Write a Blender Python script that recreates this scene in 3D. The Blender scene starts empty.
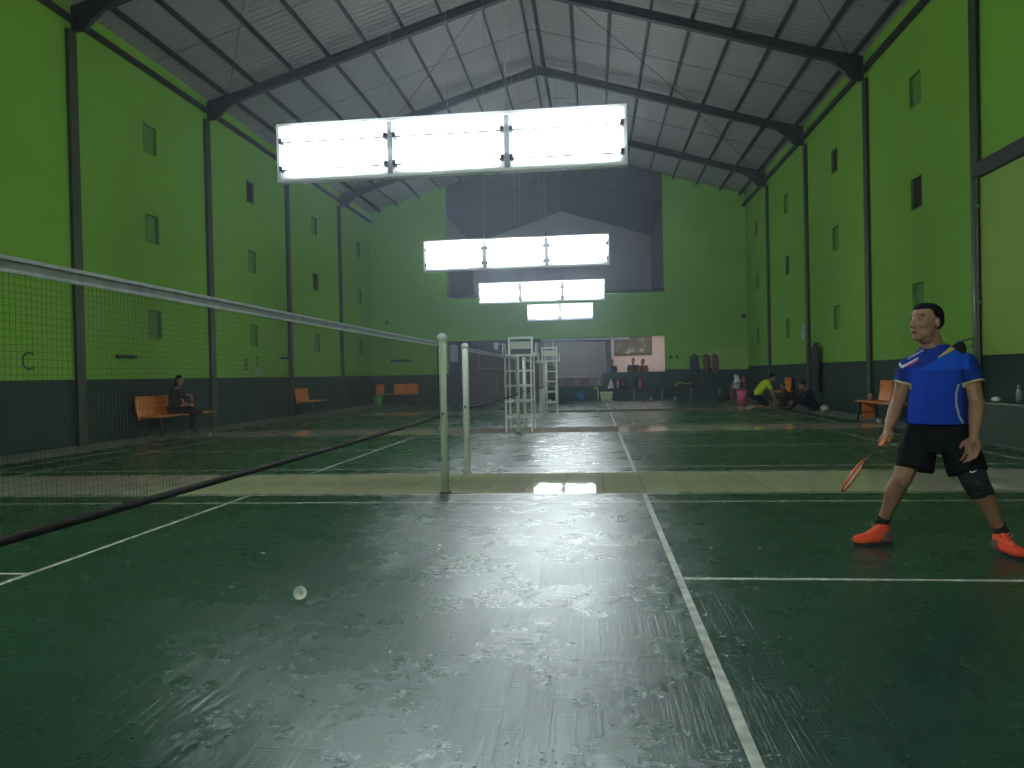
import bpy, bmesh, math, random
from mathutils import Vector, Matrix, Quaternion
import numpy as np
random.seed(4)
PI = math.pi
S = bpy.context.scene
COL = S.collection

# ---------------------------------------------------------------- camera
F_PX = 758.74
CAM = Vector((1.525, -7.388, 1.167)); YAW, PIT, ROL = 0.108, -0.012, 0.022
_F = Vector((-math.sin(YAW)*math.cos(PIT), math.cos(YAW)*math.cos(PIT), math.sin(PIT)))
_R = Vector((math.cos(YAW), math.sin(YAW), 0)); _U = _R.cross(_F)
_c, _s = math.cos(ROL), math.sin(ROL)
cr = _R*_c - _U*_s; cu = _R*_s + _U*_c
# image right axis / image up axis after the roll
cr, cu = (_R*_c + _U*(-_s)), (_R*_s + _U*_c)
cam_d = bpy.data.cameras.new('camera'); cam = bpy.data.objects.new('camera', cam_d); COL.objects.link(cam)
cam_d.sensor_width = 36; cam_d.lens = F_PX/1024*36; cam_d.clip_start = .05; cam_d.clip_end = 200
# image x of a point = c*x - s*y, image up = s*x + c*y  (x along _R, y along _U)
ix = _R*_c - _U*_s; iy = _R*_s + _U*_c
m = Matrix((ix, iy, -_F)).transposed().to_4x4(); m.translation = CAM
cam.matrix_world = m
S.camera = cam

def at(px, py, X=None, Y=None, z=None):
    """a point of the place seen at this pixel, on the plane X=, Y= or z="""
    a = px-512; b = 384-py
    d = _F + ix*(a/F_PX) + iy*(b/F_PX)
    if X is not None: t = (X-CAM.x)/d.x
    elif Y is not None: t = (Y-CAM.y)/d.y
    else: t = (z-CAM.z)/d.z
    return CAM + d*t

# ---------------------------------------------------------------- world, exposure
w = bpy.data.worlds.new('world'); S.world = w; w.use_nodes = True
w.node_tree.nodes['Background'].inputs[0].default_value = (.55, .75, 1, 1)
w.node_tree.nodes['Background'].inputs[1].default_value = .3
S.view_settings.view_transform = 'Standard'; S.view_settings.look = 'None'
S.view_settings.gamma = 1; S.view_settings.use_curve_mapping = False
S.view_settings.exposure = 0.5
TUBE = 120.0
try:
    S.cycles.max_bounces = 7; S.cycles.diffuse_bounces = 4; S.cycles.glossy_bounces = 3
    S.cycles.transparent_max_bounces = 24; S.cycles.use_denoising = True
    S.cycles.sample_clamp_indirect = 6
except Exception: pass

# ---------------------------------------------------------------- materials
M = {}
def mat(name, col, rough=.6, metal=0, spec=.5, noise=0, nscale=8, bump=0, emit=None, es=0, trans=0, alpha=None):
    if name in M: return M[name]
    x = bpy.data.materials.new(name); x.use_nodes = True; M[name] = x
    nt = x.node_tree; N = nt.nodes; L = nt.links; b = N['Principled BSDF']
    b.inputs['Base Color'].default_value = (*col, 1)
    b.inputs['Roughness'].default_value = rough; b.inputs['Metallic'].default_value = metal
    b.inputs['Specular IOR Level'].default_value = spec
    if trans: b.inputs['Transmission Weight'].default_value = trans
    if emit: b.inputs['Emission Color'].default_value = (*emit, 1); b.inputs['Emission Strength'].default_value = es
    if noise or bump:
        tc = N.new('ShaderNodeTexCoord'); n = N.new('ShaderNodeTexNoise')
        n.inputs['Scale'].default_value = nscale; n.inputs['Detail'].default_value = 5
        L.new(tc.outputs['Object'], n.inputs['Vector'])
        if noise:
            r = N.new('ShaderNodeValToRGB')
            r.color_ramp.elements[0].position = .3; r.color_ramp.elements[1].position = .7
            r.color_ramp.elements[0].color = (*[c*(1-noise) for c in col], 1)
            r.color_ramp.elements[1].color = (*[min(1, c*(1+noise)) for c in col], 1)
            L.new(n.outputs['Fac'], r.inputs[0]); L.new(r.outputs[0], b.inputs['Base Color'])
        if bump:
            bp = N.new('ShaderNodeBump'); bp.inputs['Strength'].default_value = bump; bp.inputs['Distance'].default_value = .02
            L.new(n.outputs['Fac'], bp.inputs['Height']); L.new(bp.outputs[0], b.inputs['Normal'])
    return x

def attr_mat(name, rough=.7, spec=.3):
    if name in M: return M[name]
    x = bpy.data.materials.new(name); x.use_nodes = True; M[name] = x
    nt = x.node_tree; b = nt.nodes['Principled BSDF']
    a = nt.nodes.new('ShaderNodeAttribute'); a.attribute_name = 'Col'
    nt.links.new(a.outputs['Color'], b.inputs['Base Color'])
    b.inputs['Roughness'].default_value = rough; b.inputs['Specular IOR Level'].default_value = spec
    return x

def mx(N, L, fac, a, b):
    n = N.new('ShaderNodeMix'); n.data_type = 'RGBA'
    for sock, v in ((n.inputs[0], fac), (n.inputs[6], a), (n.inputs[7], b)):
        if isinstance(v, (int, float)): sock.default_value = v
        elif isinstance(v, tuple): sock.default_value = (*v, 1)
        else: L.new(v, sock)
    return n.outputs[2]

def math_n(N, L, op, a, b=None, c=None):
    n = N.new('ShaderNodeMath'); n.operation = op
    for i, v in enumerate((a, b, c)):
        if v is None: continue
        if isinstance(v, (int, float)): n.inputs[i].default_value = v
        else: L.new(v, n.inputs[i])
    return n.outputs[0]

def vinyl():
    x = bpy.data.materials.new('green_vinyl'); x.use_nodes = True; M['vinyl'] = x
    nt = x.node_tree; N = nt.nodes; L = nt.links; b = N['Principled BSDF']
    tc = N.new('ShaderNodeTexCoord').outputs['Object']
    def noise(scale, vec=(1, 1, 1), det=4, rough=.6, rot=0):
        mp = N.new('ShaderNodeMapping'); mp.inputs['Scale'].default_value = vec; mp.inputs['Rotation'].default_value = (0, 0, rot)
        L.new(tc, mp.inputs[0]); n = N.new('ShaderNodeTexNoise'); n.inputs['Scale'].default_value = scale
        n.inputs['Detail'].default_value = det; n.inputs['Roughness'].default_value = rough
        L.new(mp.outputs[0], n.inputs['Vector']); return n.outputs['Fac']
    def ramp(v, p0, p1, c0=0, c1=1):
        r = N.new('ShaderNodeMapRange'); L.new(v, r.inputs[0])
        for i, q in zip((1, 2, 3, 4), (p0, p1, c0, c1)): r.inputs[i].default_value = q
        return r.outputs[0]
    # short parquet blocks under the paint
    mp = N.new('ShaderNodeMapping'); mp.inputs['Rotation'].default_value = (0, 0, PI/2); L.new(tc, mp.inputs[0])
    br = N.new('ShaderNodeTexBrick'); L.new(mp.outputs[0], br.inputs[0])
    br.inputs['Scale'].default_value = 1; br.inputs['Brick Width'].default_value = .34; br.inputs['Row Height'].default_value = .085
    br.inputs['Mortar Size'].default_value = .0035; br.inputs['Mortar Smooth'].default_value = .4
    br.inputs['Color1'].default_value = (.35, .35, .35, 1); br.inputs['Color2'].default_value = (.65, .65, .65, 1)
    gap_sel = ramp(noise(2.2, det=2), .48, .64)
    gap = math_n(N, L, 'MULTIPLY', br.outputs['Fac'], gap_sel)
    patch = ramp(noise(.8, det=5), .35, .7)
    base = mx(N, L, patch, (.011, .046, .032), (.017, .062, .046))
    # pale scuffs
    sc1 = ramp(noise(5, (6, .6, 1), 6, .7, .25), .63, .74); sc2 = ramp(noise(4, (.7, 7, 1), 6, .7, .5), .66, .78)
    area = ramp(noise(.5, det=2), .42, .6)
    scf = math_n(N, L, 'MULTIPLY', math_n(N, L, 'MAXIMUM', sc1, sc2), area)
    base = mx(N, L, math_n(N, L, 'MULTIPLY', scf, .35), base, (.13, .22, .17))
    base = mx(N, L, math_n(N, L, 'MULTIPLY', gap, .75), base, (.004, .012, .008))
    L.new(base, b.inputs['Base Color'])
    rg = ramp(noise(2.2, det=6, rough=.7), .3, .7, .24, .32)
    rg = math_n(N, L, 'ADD', rg, math_n(N, L, 'MULTIPLY', scf, .04))
    L.new(rg, b.inputs['Roughness']); b.inputs['Specular IOR Level'].default_value = .5; b.inputs['Specular Tint'].default_value = (.84, 1, .92, 1)
    # bump: plank tops tilted, wrinkled paint, scratches
    h = math_n(N, L, 'MULTIPLY', br.outputs['Color'], .06)
    h = math_n(N, L, 'ADD', h, math_n(N, L, 'MULTIPLY', gap, -.2))
    for sc_, vec, rot, lo, hi, wt in ((9, (1.5, .6, 1), .2, 0, 1, .30), (30, (1, .3, 1), 0, 0, 1, .16),
                                      (6, (9, .7, 1), .30, .50, .68, .16), (6, (9, .8, 1), -.5, .54, .70, .15), (6, (.8, 8, 1), .08, .55, .70, .13), (5, (12, .6, 1), 0, .52, .66, .16)):
        h = math_n(N, L, 'ADD', h, math_n(N, L, 'MULTIPLY', ramp(noise(sc_, vec, 5, .65, rot), lo, hi), wt))
    bp = N.new('ShaderNodeBump'); bp.inputs['Strength'].default_value = .35; bp.inputs['Distance'].default_value = .012
    L.new(h, bp.inputs['Height']); L.new(bp.outputs[0], b.inputs['Normal'])
    return x
vinyl()

def tile_mat(name, col, grout, tw, rough, noise=.1):
    x = bpy.data.materials.new(name); x.use_nodes = True; M[name] = x
    N = x.node_tree.nodes; L = x.node_tree.links; b = N['Principled BSDF']
    tc = N.new('ShaderNodeTexCoord'); br = N.new('ShaderNodeTexBrick'); L.new(tc.outputs['Object'], br.inputs[0])
    br.offset = 0; br.inputs['Scale'].default_value = 1; br.inputs['Brick Width'].default_value = tw; br.inputs['Row Height'].default_value = tw
    br.inputs['Mortar Size'].default_value = .004
    br.inputs['Color1'].default_value = (*col, 1); br.inputs['Color2'].default_value = (*[c*(1-noise) for c in col], 1)
    br.inputs['Mortar'].default_value = (*grout, 1)
    L.new(br.outputs['Color'], b.inputs['Base Color']); b.inputs['Roughness'].default_value = rough
    return x
tile_mat('beige_tile', (.78, .69, .52), (.40, .36, .28), .40, .03); M['beige_tile'].node_tree.nodes['Principled BSDF'].inputs['Specular IOR Level'].default_value = .25
mat('line_paint', (.55, .56, .50), .5, noise=.35, nscale=14)
mat('concrete', (.24, .235, .20), .55, noise=.2, nscale=3)

def wall_paint(name, col, dirt=.12):
    x = bpy.data.materials.new(name); x.use_nodes = True; M[name] = x
    N = x.node_tree.nodes; L = x.node_tree.links; b = N['Principled BSDF']
    tc = N.new('ShaderNodeTexCoord').outputs['Object']
    n = N.new('ShaderNodeTexNoise'); n.inputs['Scale'].default_value = .8; n.inputs['Detail'].default_value = 6; L.new(tc, n.inputs['Vector'])
    n2 = N.new('ShaderNodeTexNoise'); n2.inputs['Scale'].default_value = 5; n2.inputs['Detail'].default_value = 4; L.new(tc, n2.inputs['Vector'])
    c = mx(N, L, n.outputs['Fac'], tuple(v*(1-dirt) for v in col), tuple(v*(1+dirt) for v in col))
    L.new(c, b.inputs['Base Color']); b.inputs['Roughness'].default_value = .75; b.inputs['Specular IOR Level'].default_value = .25
    bp = N.new('ShaderNodeBump'); bp.inputs['Strength'].default_value = .25; bp.inputs['Distance'].default_value = .02
    L.new(n2.outputs['Fac'], bp.inputs['Height']); L.new(bp.outputs[0], b.inputs['Normal'])
    return x
wall_paint('wall_green', (.205, .45, .045)); wall_paint('wall_light_green', (.30, .47, .085))
wall_paint('wall_dado', (.017, .05, .038)); wall_paint('wall_grey', (.34, .32, .34)); wall_paint('wall_pale', (.54, .46, .42))
mat('steel', (.014, .017, .014), .55, noise=.25, nscale=3)
mat('steel_column', (.035, .06, .022), .6, noise=.25, nscale=3)
mat('gable_steel', (.022, .02, .026), .7)
mat('white_paint', (.72, .76, .68), .4); mat('post_cream', (.58, .64, .46), .35)
mat('lamp_frame', (.75, .77, .75), .5)
def lamp_back():
    x = bpy.data.materials.new('lamp_back'); x.use_nodes = True; M['lamp_back'] = x
    nt = x.node_tree; nt.nodes.clear(); o = nt.nodes.new('ShaderNodeOutputMaterial'); d = nt.nodes.new('ShaderNodeBsdfDiffuse'); t = nt.nodes.new('ShaderNodeBsdfTranslucent'); mxs = nt.nodes.new('ShaderNodeMixShader')
    d.inputs[0].default_value = (.85, .88, .9, 1); t.inputs[0].default_value = (.85, .88, .9, 1); mxs.inputs[0].default_value = .5
    nt.links.new(d.outputs[0], mxs.inputs[1]); nt.links.new(t.outputs[0], mxs.inputs[2]); nt.links.new(mxs.outputs[0], o.inputs[0])
lamp_back()
mat('lamp_holder', (.02, .022, .026), .6)
mat('wire', (.22, .22, .2), .5); mat('mullion_grey', (.30, .32, .34), .5)
def tube_mat():
    x = bpy.data.materials.new('fluorescent_tube'); x.use_nodes = True; M['tube'] = x
    nt = x.node_tree; nt.nodes.clear(); o = nt.nodes.new('ShaderNodeOutputMaterial'); e = nt.nodes.new('ShaderNodeEmission')
    e.inputs[0].default_value = (.86, .95, 1, 1); e.inputs[1].default_value = TUBE; nt.links.new(e.outputs[0], o.inputs[0])
tube_mat()
def roof_mat():
    x = bpy.data.materials.new('roof_sheet'); x.use_nodes = True; M['roof'] = x
    N = x.node_tree.nodes; L = x.node_tree.links; b = N['Principled BSDF']
    tc = N.new('ShaderNodeTexCoord').outputs['Object']
    wv = N.new('ShaderNodeTexWave'); wv.bands_direction = 'Y'; wv.inputs['Scale'].default_value = 1.6; L.new(tc, wv.inputs['Vector'])
    n = N.new('ShaderNodeTexNoise'); n.inputs['Scale'].default_value = .7; n.inputs['Detail'].default_value = 5; L.new(tc, n.inputs['Vector'])
    L.new(mx(N, L, n.outputs['Fac'], (.21, .20, .195), (.33, .32, .31)), b.inputs['Base Color'])
    b.inputs['Roughness'].default_value = .5; b.inputs['Metallic'].default_value = .15
    bp = N.new('ShaderNodeBump'); bp.inputs['Strength'].default_value = .5; bp.inputs['Distance'].default_value = .03
    L.new(wv.outputs['Fac'], bp.inputs['Height']); L.new(bp.outputs[0], b.inputs['Normal'])
roof_mat()
mat('string', (.045, .03, .015), .8); mat('hem', (.012, .006, .006), .9)
mat('tape', (.62, .66, .66), .7, noise=.15, nscale=20); mat('tape_shade', (.33, .35, .36), .8, noise=.15, nscale=20)  # second tape grey: shade along the middle of the white tape, put into its colour
mat('orange_seat', (.78, .22, .008), .4, noise=.15, nscale=5); mat('black', (.006, .006, .006), .7); mat('black_metal', (.015, .015, .015), .4)
mat('hole_shade', (.006, .008, .008), .9); mat('vent_frame', (.09, .22, .025), .8); mat('vent_block', (.12, .28, .045), .8)
mat('feather', (.8, .82, .75), .8); mat('cork', (.55, .5, .38), .7)
mat('orange_gloss', (.9, .13, .03), .35); mat('steel_shiny', (.6, .62, .6), .25, metal=.9)
mat('rubber_sole', (.75, .72, .7), .6); mat('dark_sole', (.02, .02, .02), .7)

# ---------------------------------------------------------------- mesh helpers
class MB:
    def __init__(s): s.bm = bmesh.new()
    def box(s, c, d, rot=None, bevel=0):
        n0 = len(s.bm.verts)
        r = bmesh.ops.create_cube(s.bm, size=1)['verts']
        for v in r:
            p = Vector((v.co.x*d[0], v.co.y*d[1], v.co.z*d[2]))
            if rot is not None: p = rot @ p
            v.co = p + Vector(c)
        if bevel:
            es = list({e for v in r for e in v.link_edges})
            bmesh.ops.bevel(s.bm, geom=es, offset=bevel, segments=2, affect='EDGES', profile=.6)
        return s
    def span(s, a, b, bevel=0):
        a = Vector(a); b = Vector(b); d = b-a
        return s.box((a+b)/2, [abs(q) for q in d], bevel=bevel)
    def beam(s, p0, p1, w_, h_, up=(0, 0, 1)):
        p0 = Vector(p0); p1 = Vector(p1); d = p1-p0; l = d.length; y = d.normalized()
        x = y.cross(Vector(up))
        if x.length < 1e-4: x = Vector((1, 0, 0))
        x.normalize(); z = x.cross(y)
        return s.box((p0+p1)/2, (w_, l, h_), Matrix((x, y, z)).transposed())
    def tube(s, p0, p1, r0, r1=None, n=10, caps=True):
        p0 = Vector(p0); p1 = Vector(p1); r1 = r0 if r1 is None else r1
        return s.path([p0, p1], [r0, r1], n, caps)
    def path(s, pts, rs, n=8, caps=True, closed=False):
        pts = [Vector(p) for p in pts]
        if not isinstance(rs, (list, tuple)): rs = [rs]*len(pts)
        rings = []; prev = None
        for i, p in enumerate(pts):
            if closed: t = (pts[(i+1) % len(pts)]-pts[i-1])
            else: t = pts[min(i+1, len(pts)-1)] - pts[max(i-1, 0)]
            t.normalize()
            if prev is None:
                u = t.orthogonal().normalized()
            else:
                u = (prev - t*prev.dot(t))
                u = u.normalized() if u.length > 1e-6 else t.orthogonal().normalized()
            prev = u; v = t.cross(u)
            rings.append([s.bm.verts.new(p + (u*math.cos(a)+v*math.sin(a))*rs[i]) for a in [2*PI*k/n for k in range(n)]])
        m_ = len(rings)
        for i in range(m_ if closed else m_-1):
            A, B = rings[i], rings[(i+1) % m_]
            for k in range(n): s.bm.faces.new((A[k], A[(k+1) % n], B[(k+1) % n], B[k]))
        if caps and not closed:
            s.bm.faces.new(list(reversed(rings[0]))); s.bm.faces.new(rings[-1])
        return s
    def loft(s, rings, n=24, flat=False):
        """rings: (centre, rx, ry[, axis normal, x axis]) closed solid"""
        R = []
        for q in rings:
            c, rx, ry = Vector(q[0]), q[1], q[2]
            nrm = Vector(q[3]).normalized() if len(q) > 3 else Vector((0, 0, 1))
            xa = Vector(q[4]) if len(q) > 4 else Vector((1, 0, 0))
            xa = (xa - nrm*xa.dot(nrm)).normalized(); ya = nrm.cross(xa)
            R.append([s.bm.verts.new(c + xa*rx*math.cos(a)+ya*ry*math.sin(a)) for a in [2*PI*k/n for k in range(n)]])
        for A, B in zip(R, R[1:]):
            for k in range(n): s.bm.faces.new((A[k], A[(k+1) % n], B[(k+1) % n], B[k]))
        s.bm.faces.new(list(reversed(R[0]))); s.bm.faces.new(R[-1])
        return s
    def ell(s, c, r, rot=None, n=14):
        vs = bmesh.ops.create_uvsphere(s.bm, u_segments=n, v_segments=max(6, n*2//3), radius=1)['verts']
        for v in vs:
            p = Vector((v.co.x*r[0], v.co.y*r[1], v.co.z*r[2]))
            if rot is not None: p = rot @ p
            v.co = p + Vector(c)
        return s
    def cap(s, p0, p1, r0, r1=None, n=12):
        r1 = r0 if r1 is None else r1
        s.tube(p0, p1, r0, r1, n); s.ell(p0, (r0,)*3, n=n); s.ell(p1, (r1,)*3, n=n)
        return s
    def prism(s, pts, off):
        """closed planar outline extruded by the vector off"""
        off = Vector(off); A = [s.bm.verts.new(Vector(p)) for p in pts]; B = [s.bm.verts.new(Vector(p)+off) for p in pts]
        n = len(A)
        s.bm.faces.new(A); s.bm.faces.new(list(reversed(B)))
        for k in range(n): s.bm.faces.new((A[k], B[k], B[(k+1) % n], A[(k+1) % n]))
        return s
    def mesh(s, name='m'):
        bmesh.ops.recalc_face_normals(s.bm, faces=s.bm.faces)
        me = bpy.data.meshes.new(name); s.bm.to_mesh(me); s.bm.free(); return me
    def build(s, name, material, parent=None, smooth=False, loc=None):
        return link(name, s.mesh(name), material, parent, smooth, loc)

def link(name, me, material, parent=None, smooth=False, loc=None):
    o = bpy.data.objects.new(name, me); COL.objects.link(o)
    for mm in (material if isinstance(material, (list, tuple)) else [material]):
        me.materials.append(M[mm] if isinstance(mm, str) else mm)
    if smooth: me.polygons.foreach_set('use_smooth', [True]*len(me.polygons))
    if parent: o.parent = parent
    if loc is not None: o.location = loc
    return o

def tag(o, label=None, cat=None, group=None, kind=None):
    if label: o['label'] = label
    if cat: o['category'] = cat
    if group: o['group'] = group
    if kind: o['kind'] = kind
    return o
def empty(name, loc, label, cat, group=None, rz=0):
    o = bpy.data.objects.new(name, None); COL.objects.link(o); o.location = loc; o.rotation_euler = (0, 0, rz)
    o.empty_display_size = .1
    return tag(o, label, cat, group)
def copy_tree(o, parent=None):
    c = o.copy(); COL.objects.link(c)
    if parent: c.parent = parent
    for ch in [q for q in bpy.data.objects if q.parent == o]: copy_tree(ch, c)
    return c
def struct(o, label=None): return tag(o, label, kind='structure')

def blob(mb, voxel=.01, smooth=6):
    """one continuous skin around overlapping solids"""
    me = mb.mesh('blob'); o = bpy.data.objects.new('blob', me); COL.objects.link(o)
    r = o.modifiers.new('r', 'REMESH'); r.mode = 'VOXEL'; r.voxel_size = voxel
    if smooth:
        q = o.modifiers.new('s', 'SMOOTH'); q.factor = .5; q.iterations = smooth
    dg = bpy.context.evaluated_depsgraph_get()
    res = bpy.data.meshes.new_from_object(o.evaluated_get(dg))
    bpy.data.objects.remove(o); bpy.data.meshes.remove(me)
    return res
def paint(me, fn):
    a = me.color_attributes.new('Col', 'FLOAT_COLOR', 'POINT')
    n = len(me.vertices); co = np.empty(n*3, dtype=np.float32); me.vertices.foreach_get('co', co); co = co.reshape(-1, 3)
    a.data.foreach_set('color', fn(co).astype(np.float32).ravel())
def solid(n, c): return np.tile(np.array([*c, 1.0]), (n, 1))

# ---------------------------------------------------------------- dimensions
XL, XR, YB, YF = -8.28, 8.0, 25.5, -15.0
ROW, GAP = 6.10, 1.588; STEP = ROW+GAP
ZE, SL = 8.155, .30; ZA = 10.55       # underside of rafters at the wall / apex
def zr(x): return ZA - abs(x)*SL*(1 if x < 0 else 1.0)
COLY = [6.161+5.089*k for k in range(-4, 4)]

# ---------------------------------------------------------------- floor
def make_floor():
    bm = bmesh.new()
    lw = .04
    xs = {XL-.4, XR+.4, -7.2, 7.2}
    for x in (1.98, 5.94, 6.7):
        for sg in (-1, 1): xs |= {sg*x-lw/2, sg*x+lw/2}
    courts = [(-6.1-STEP, -STEP), (-6.1, 0)] + [(GAP+STEP*k, GAP+STEP*k+ROW) for k in range(3)]
    ys = {YF-.4, 34.0}
    for a, b_ in courts:
        ys |= {a-.05, b_+.05}
        for y in (a, b_-lw, a+.46, b_-.46-lw, (a+b_)/2-lw/2): ys |= {y, y+lw}
    ys |= {YB}
    xs = sorted(xs); ys = sorted(ys)
    grid = {}
    def V(i, j):
        if (i, j) not in grid: grid[i, j] = bm.verts.new((xs[i], ys[j], 0))
        return grid[i, j]
    def near(v, t): return abs(v-t) < lw/2+.001
    for i in range(len(xs)-1):
        for j in range(len(ys)-1):
            x = (xs[i]+xs[i+1])/2; y = (ys[j]+ys[j+1])/2; mi = 1
            wx = xs[i+1]-xs[i] < lw*1.1; wy = ys[j+1]-ys[j] < lw*1.1
            if y > YB or y > courts[-1][1]+.05: mi = 0 if y < YB else 3
            for a, b_ in courts:
                if a-.05 <= y <= b_+.05:
                    mi = 0
                    ins = a-.001 <= y <= b_+.001 and abs(x) <= 6.72
                    if ins:
                        if wx and (near(abs(x), 1.98) or near(abs(x), 5.94) or near(abs(x), 6.7)): mi = 2
                        if wy and abs(x) <= 6.72:
                            c = (a+b_)/2
                            for yy in (a+lw/2, b_-lw/2, a+.46+lw/2, b_-.46-lw/2):
                                if near(y, yy): mi = 2
                            if near(y, c) and abs(x) >= 1.96: mi = 2
            if abs(x) > 7.2 and y < YB: mi = 3
            f = bm.faces.new((V(i, j), V(i+1, j), V(i+1, j+1), V(i, j+1))); f.material_index = mi
    me = bpy.data.meshes.new('floor'); bm.to_mesh(me); bm.free()
    o = link('floor', me, ['vinyl', 'beige_tile', 'line_paint', 'concrete'])
    struct(o, 'green painted badminton court floor with white lines and beige tile strips')
make_floor()

# ---------------------------------------------------------------- walls
VENTS = []   # (side, y centre, z centre, open)
for y, op in ((8.75, None), (13.75, 2), (18.8, 1), (23.9, None), (3.6, None), (-1.5, 2), (-6.6, None), (-11.7, 1)):
    for k, z in enumerate((2.48, 4.62, 6.62)): VENTS.append(('left', y, z, op == k, k))
for y, op in ((8.6, 1), (13.7, 2), (18.8, 1), (23.4, None), (-1.5, 2), (-6.6, 1), (-11.7, None)):
    for k, z in enumerate((2.52, 4.62, 6.68)): VENTS.append(('right', y, z, op == k, k))
DADO = 1.26
DADOR = 1.32
T = .25
def side_wall(side):
    X = XL if side == 'left' else XR; sg = -1 if side == 'left' else 1
    dz = DADO if side == 'left' else DADOR
    hw, hh = .26, .32
    vs = [v for v in VENTS if v[0] == side]
    top = 8.68
    ys = sorted({YF, YB} | {v[1]-hw for v in vs} | {v[1]+hw for v in vs})
    zs = sorted({0, dz, top} | {v[2]-hh for v in vs} | {v[2]+hh for v in vs})
    bm = bmesh.new(); g = {}
    def V(y, z, d=0):
        k = (round(y, 4), round(z, 4), d)
        if k not in g: g[k] = bm.verts.new((X+sg*d, y, z))
        return g[k]
    for a, b_ in zip(ys, ys[1:]):
        for c, e in zip(zs, zs[1:]):
            ym, zm = (a+b_)/2, (c+e)/2
            hole = any(abs(ym-v[1]) < hw and abs(zm-v[2]) < hh for v in vs)
            if hole: continue
            f = bm.faces.new((V(a, c), V(b_, c), V(b_, e), V(a, e))); f.material_index = 1 if zm < dz else 0
    for v in vs:
        q = [(v[1]-hw, v[2]-hh), (v[1]+hw, v[2]-hh), (v[1]+hw, v[2]+hh), (v[1]-hw, v[2]+hh)]
        for k in range(4):
            a, b_ = q[k], q[(k+1) % 4]
            bm.faces.new((V(*a), V(*b_), V(*b_, T), V(*a, T)))
    # outer skin
    f = bm.faces.new((V(YF, 0, T), V(YB, 0, T), V(YB, top, T), V(YF, top, T)))
    bmesh.ops.recalc_face_normals(bm, faces=bm.faces)
    me = bpy.data.meshes.new('wall'); bm.to_mesh(me); bm.free()
    o = link('wall_'+side, me, ['wall_green', 'wall_dado'])
    struct(o, 'tall bright green %s wall with dark green lower band' % side)
side_wall('left'); side_wall('right')

ROWN = ['lowest row', 'middle row', 'top row']
BAYN = {8.75: 'bay above the near bench', 8.6: 'bay behind the player', 13.75: 'bay with letter B', 13.7: 'bay of the dark coat',
        18.8: 'third bay back', 23.9: 'last bay by the back corner', 23.4: 'last bay by the back corner', 3.6: 'bay with letter C',
        -1.5: 'bay beside the net', -6.6: 'bay beside the camera', -11.7: 'bay behind the camera'}
for side, y, z, op, k in VENTS:
    if y < 3: 
        continue
    X = XL if side == 'left' else XR; sg = -1 if side == 'left' else 1
    r = empty('wall_vent', (X, y, z-.32), '%s vent, %s, %s, %s wall' %
              ('open dark' if op else 'green blocked-up', ROWN[k], BAYN[y], side), 'vent', 'square vents in the side walls')
    hw, hh = .26, .32
    f = MB()
    for s_ in (-1, 1):
        f.box((sg*.04, s_*(hw-.012), hh), (.09, .022, 2*hh)); f.box((sg*.04, 0, hh+s_*(hh-.012)), (.09, 2*hw-.046, .022))
    f.build('frame', 'vent_frame', r)
    if op:
        MB().box((sg*.06, 0, hh), (.02, 2*hw-.05, 2*hh-.05)).build('opening', 'hole_shade', r)  # near-black sheet painted as the shade inside an open vent
    else:
        MB().box((sg*.07, 0, hh), (.03, 2*hw-.05, 2*hh-.05)).build('blocking_panel', 'vent_block', r)

# front wall behind the camera
b = MB(); b.prism([(XL-.3, YF, 0), (XR+.3, YF, 0), (XR+.3, YF, 8.4), (0, YF, 10.9), (XL-.3, YF, 8.4)], (0, -.2, 0))
struct(b.build('wall_front', 'wall_green'))

# back wall with lobby opening and gable opening
gx0, gx1, gz = -4.8, 4.6, 4.72
ox0, ox1, oz = -4.83, 4.56, 2.70
roofz = lambda x: 10.95-abs(x)*.30
b = MB(); th = (0, .25, 0)
# z-bands
b.prism([(XL, YB, DADO), (ox0, YB, DADO), (ox0, YB, roofz(ox0)), (XL, YB, roofz(XL))], th)
b.prism([(ox1, YB, DADO), (XR, YB, DADO), (XR, YB, roofz(XR)), (ox1, YB, roofz(ox1))], th)
b.prism([(ox0, YB, oz), (ox1, YB, oz), (ox1, YB, gz), (ox0, YB, gz)], th)
struct(b.build('wall_back', 'wall_green'), 'green back wall with gable opening and lobby opening')
b = MB()
b.prism([(XL, YB, 0), (ox0, YB, 0), (ox0, YB, DADO), (XL, YB, DADO)], th)
b.prism([(ox1, YB, 0), (XR, YB, 0), (XR, YB, DADO), (ox1, YB, DADO)], th)
struct(b.build('baseboard_back', 'wall_dado'), 'dark green lower band of the back wall')
lx0 = 1.9
b = MB()
b.span((-.55, YB, 0), (lx0, YB+.15, .62)); b.span((lx0, YB, 0), (ox1, YB+.2, 1.18))
struct(b.build('wall_low', 'wall_dado'), 'low dark green wall in front of the seated people')
# gable bay beyond
YG = 33.0
b = MB(); b.prism([(gx0-.2, YG-.1, gz), (gx1+.2, YG-.1, gz), (gx1+.2, YG-.1, 9.0), (0, YG-.1, 10.2), (gx0-.2, YG-.1, 9.0)], (0, .2, 0))
b.span((gx0-.2, YB+.25, gz), (gx0, YG, 9)); b.span((gx1, YB+.25, gz), (gx1+.2, YG, 9)); b.span((gx0, YB, gz-.15), (gx1, YG, gz))
struct(b.build('wall_gable', 'wall_grey'), 'grey wall at the far end of the gable opening')
b = MB()
for sg in (-1, 1):
    xe = gx0-.2 if sg < 0 else gx1+.2
    b.prism([(0, YB+.1, 9.75), (xe, YB+.1, 9.75-abs(xe)*.32), (xe, YB+.1, 9.85-abs(xe)*.32), (0, YB+.1, 9.85)], (0, YG-YB, 0))
struct(b.build('ceiling_gable', 'gable_steel'), 'dark sloping roof beyond the gable opening')
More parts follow.
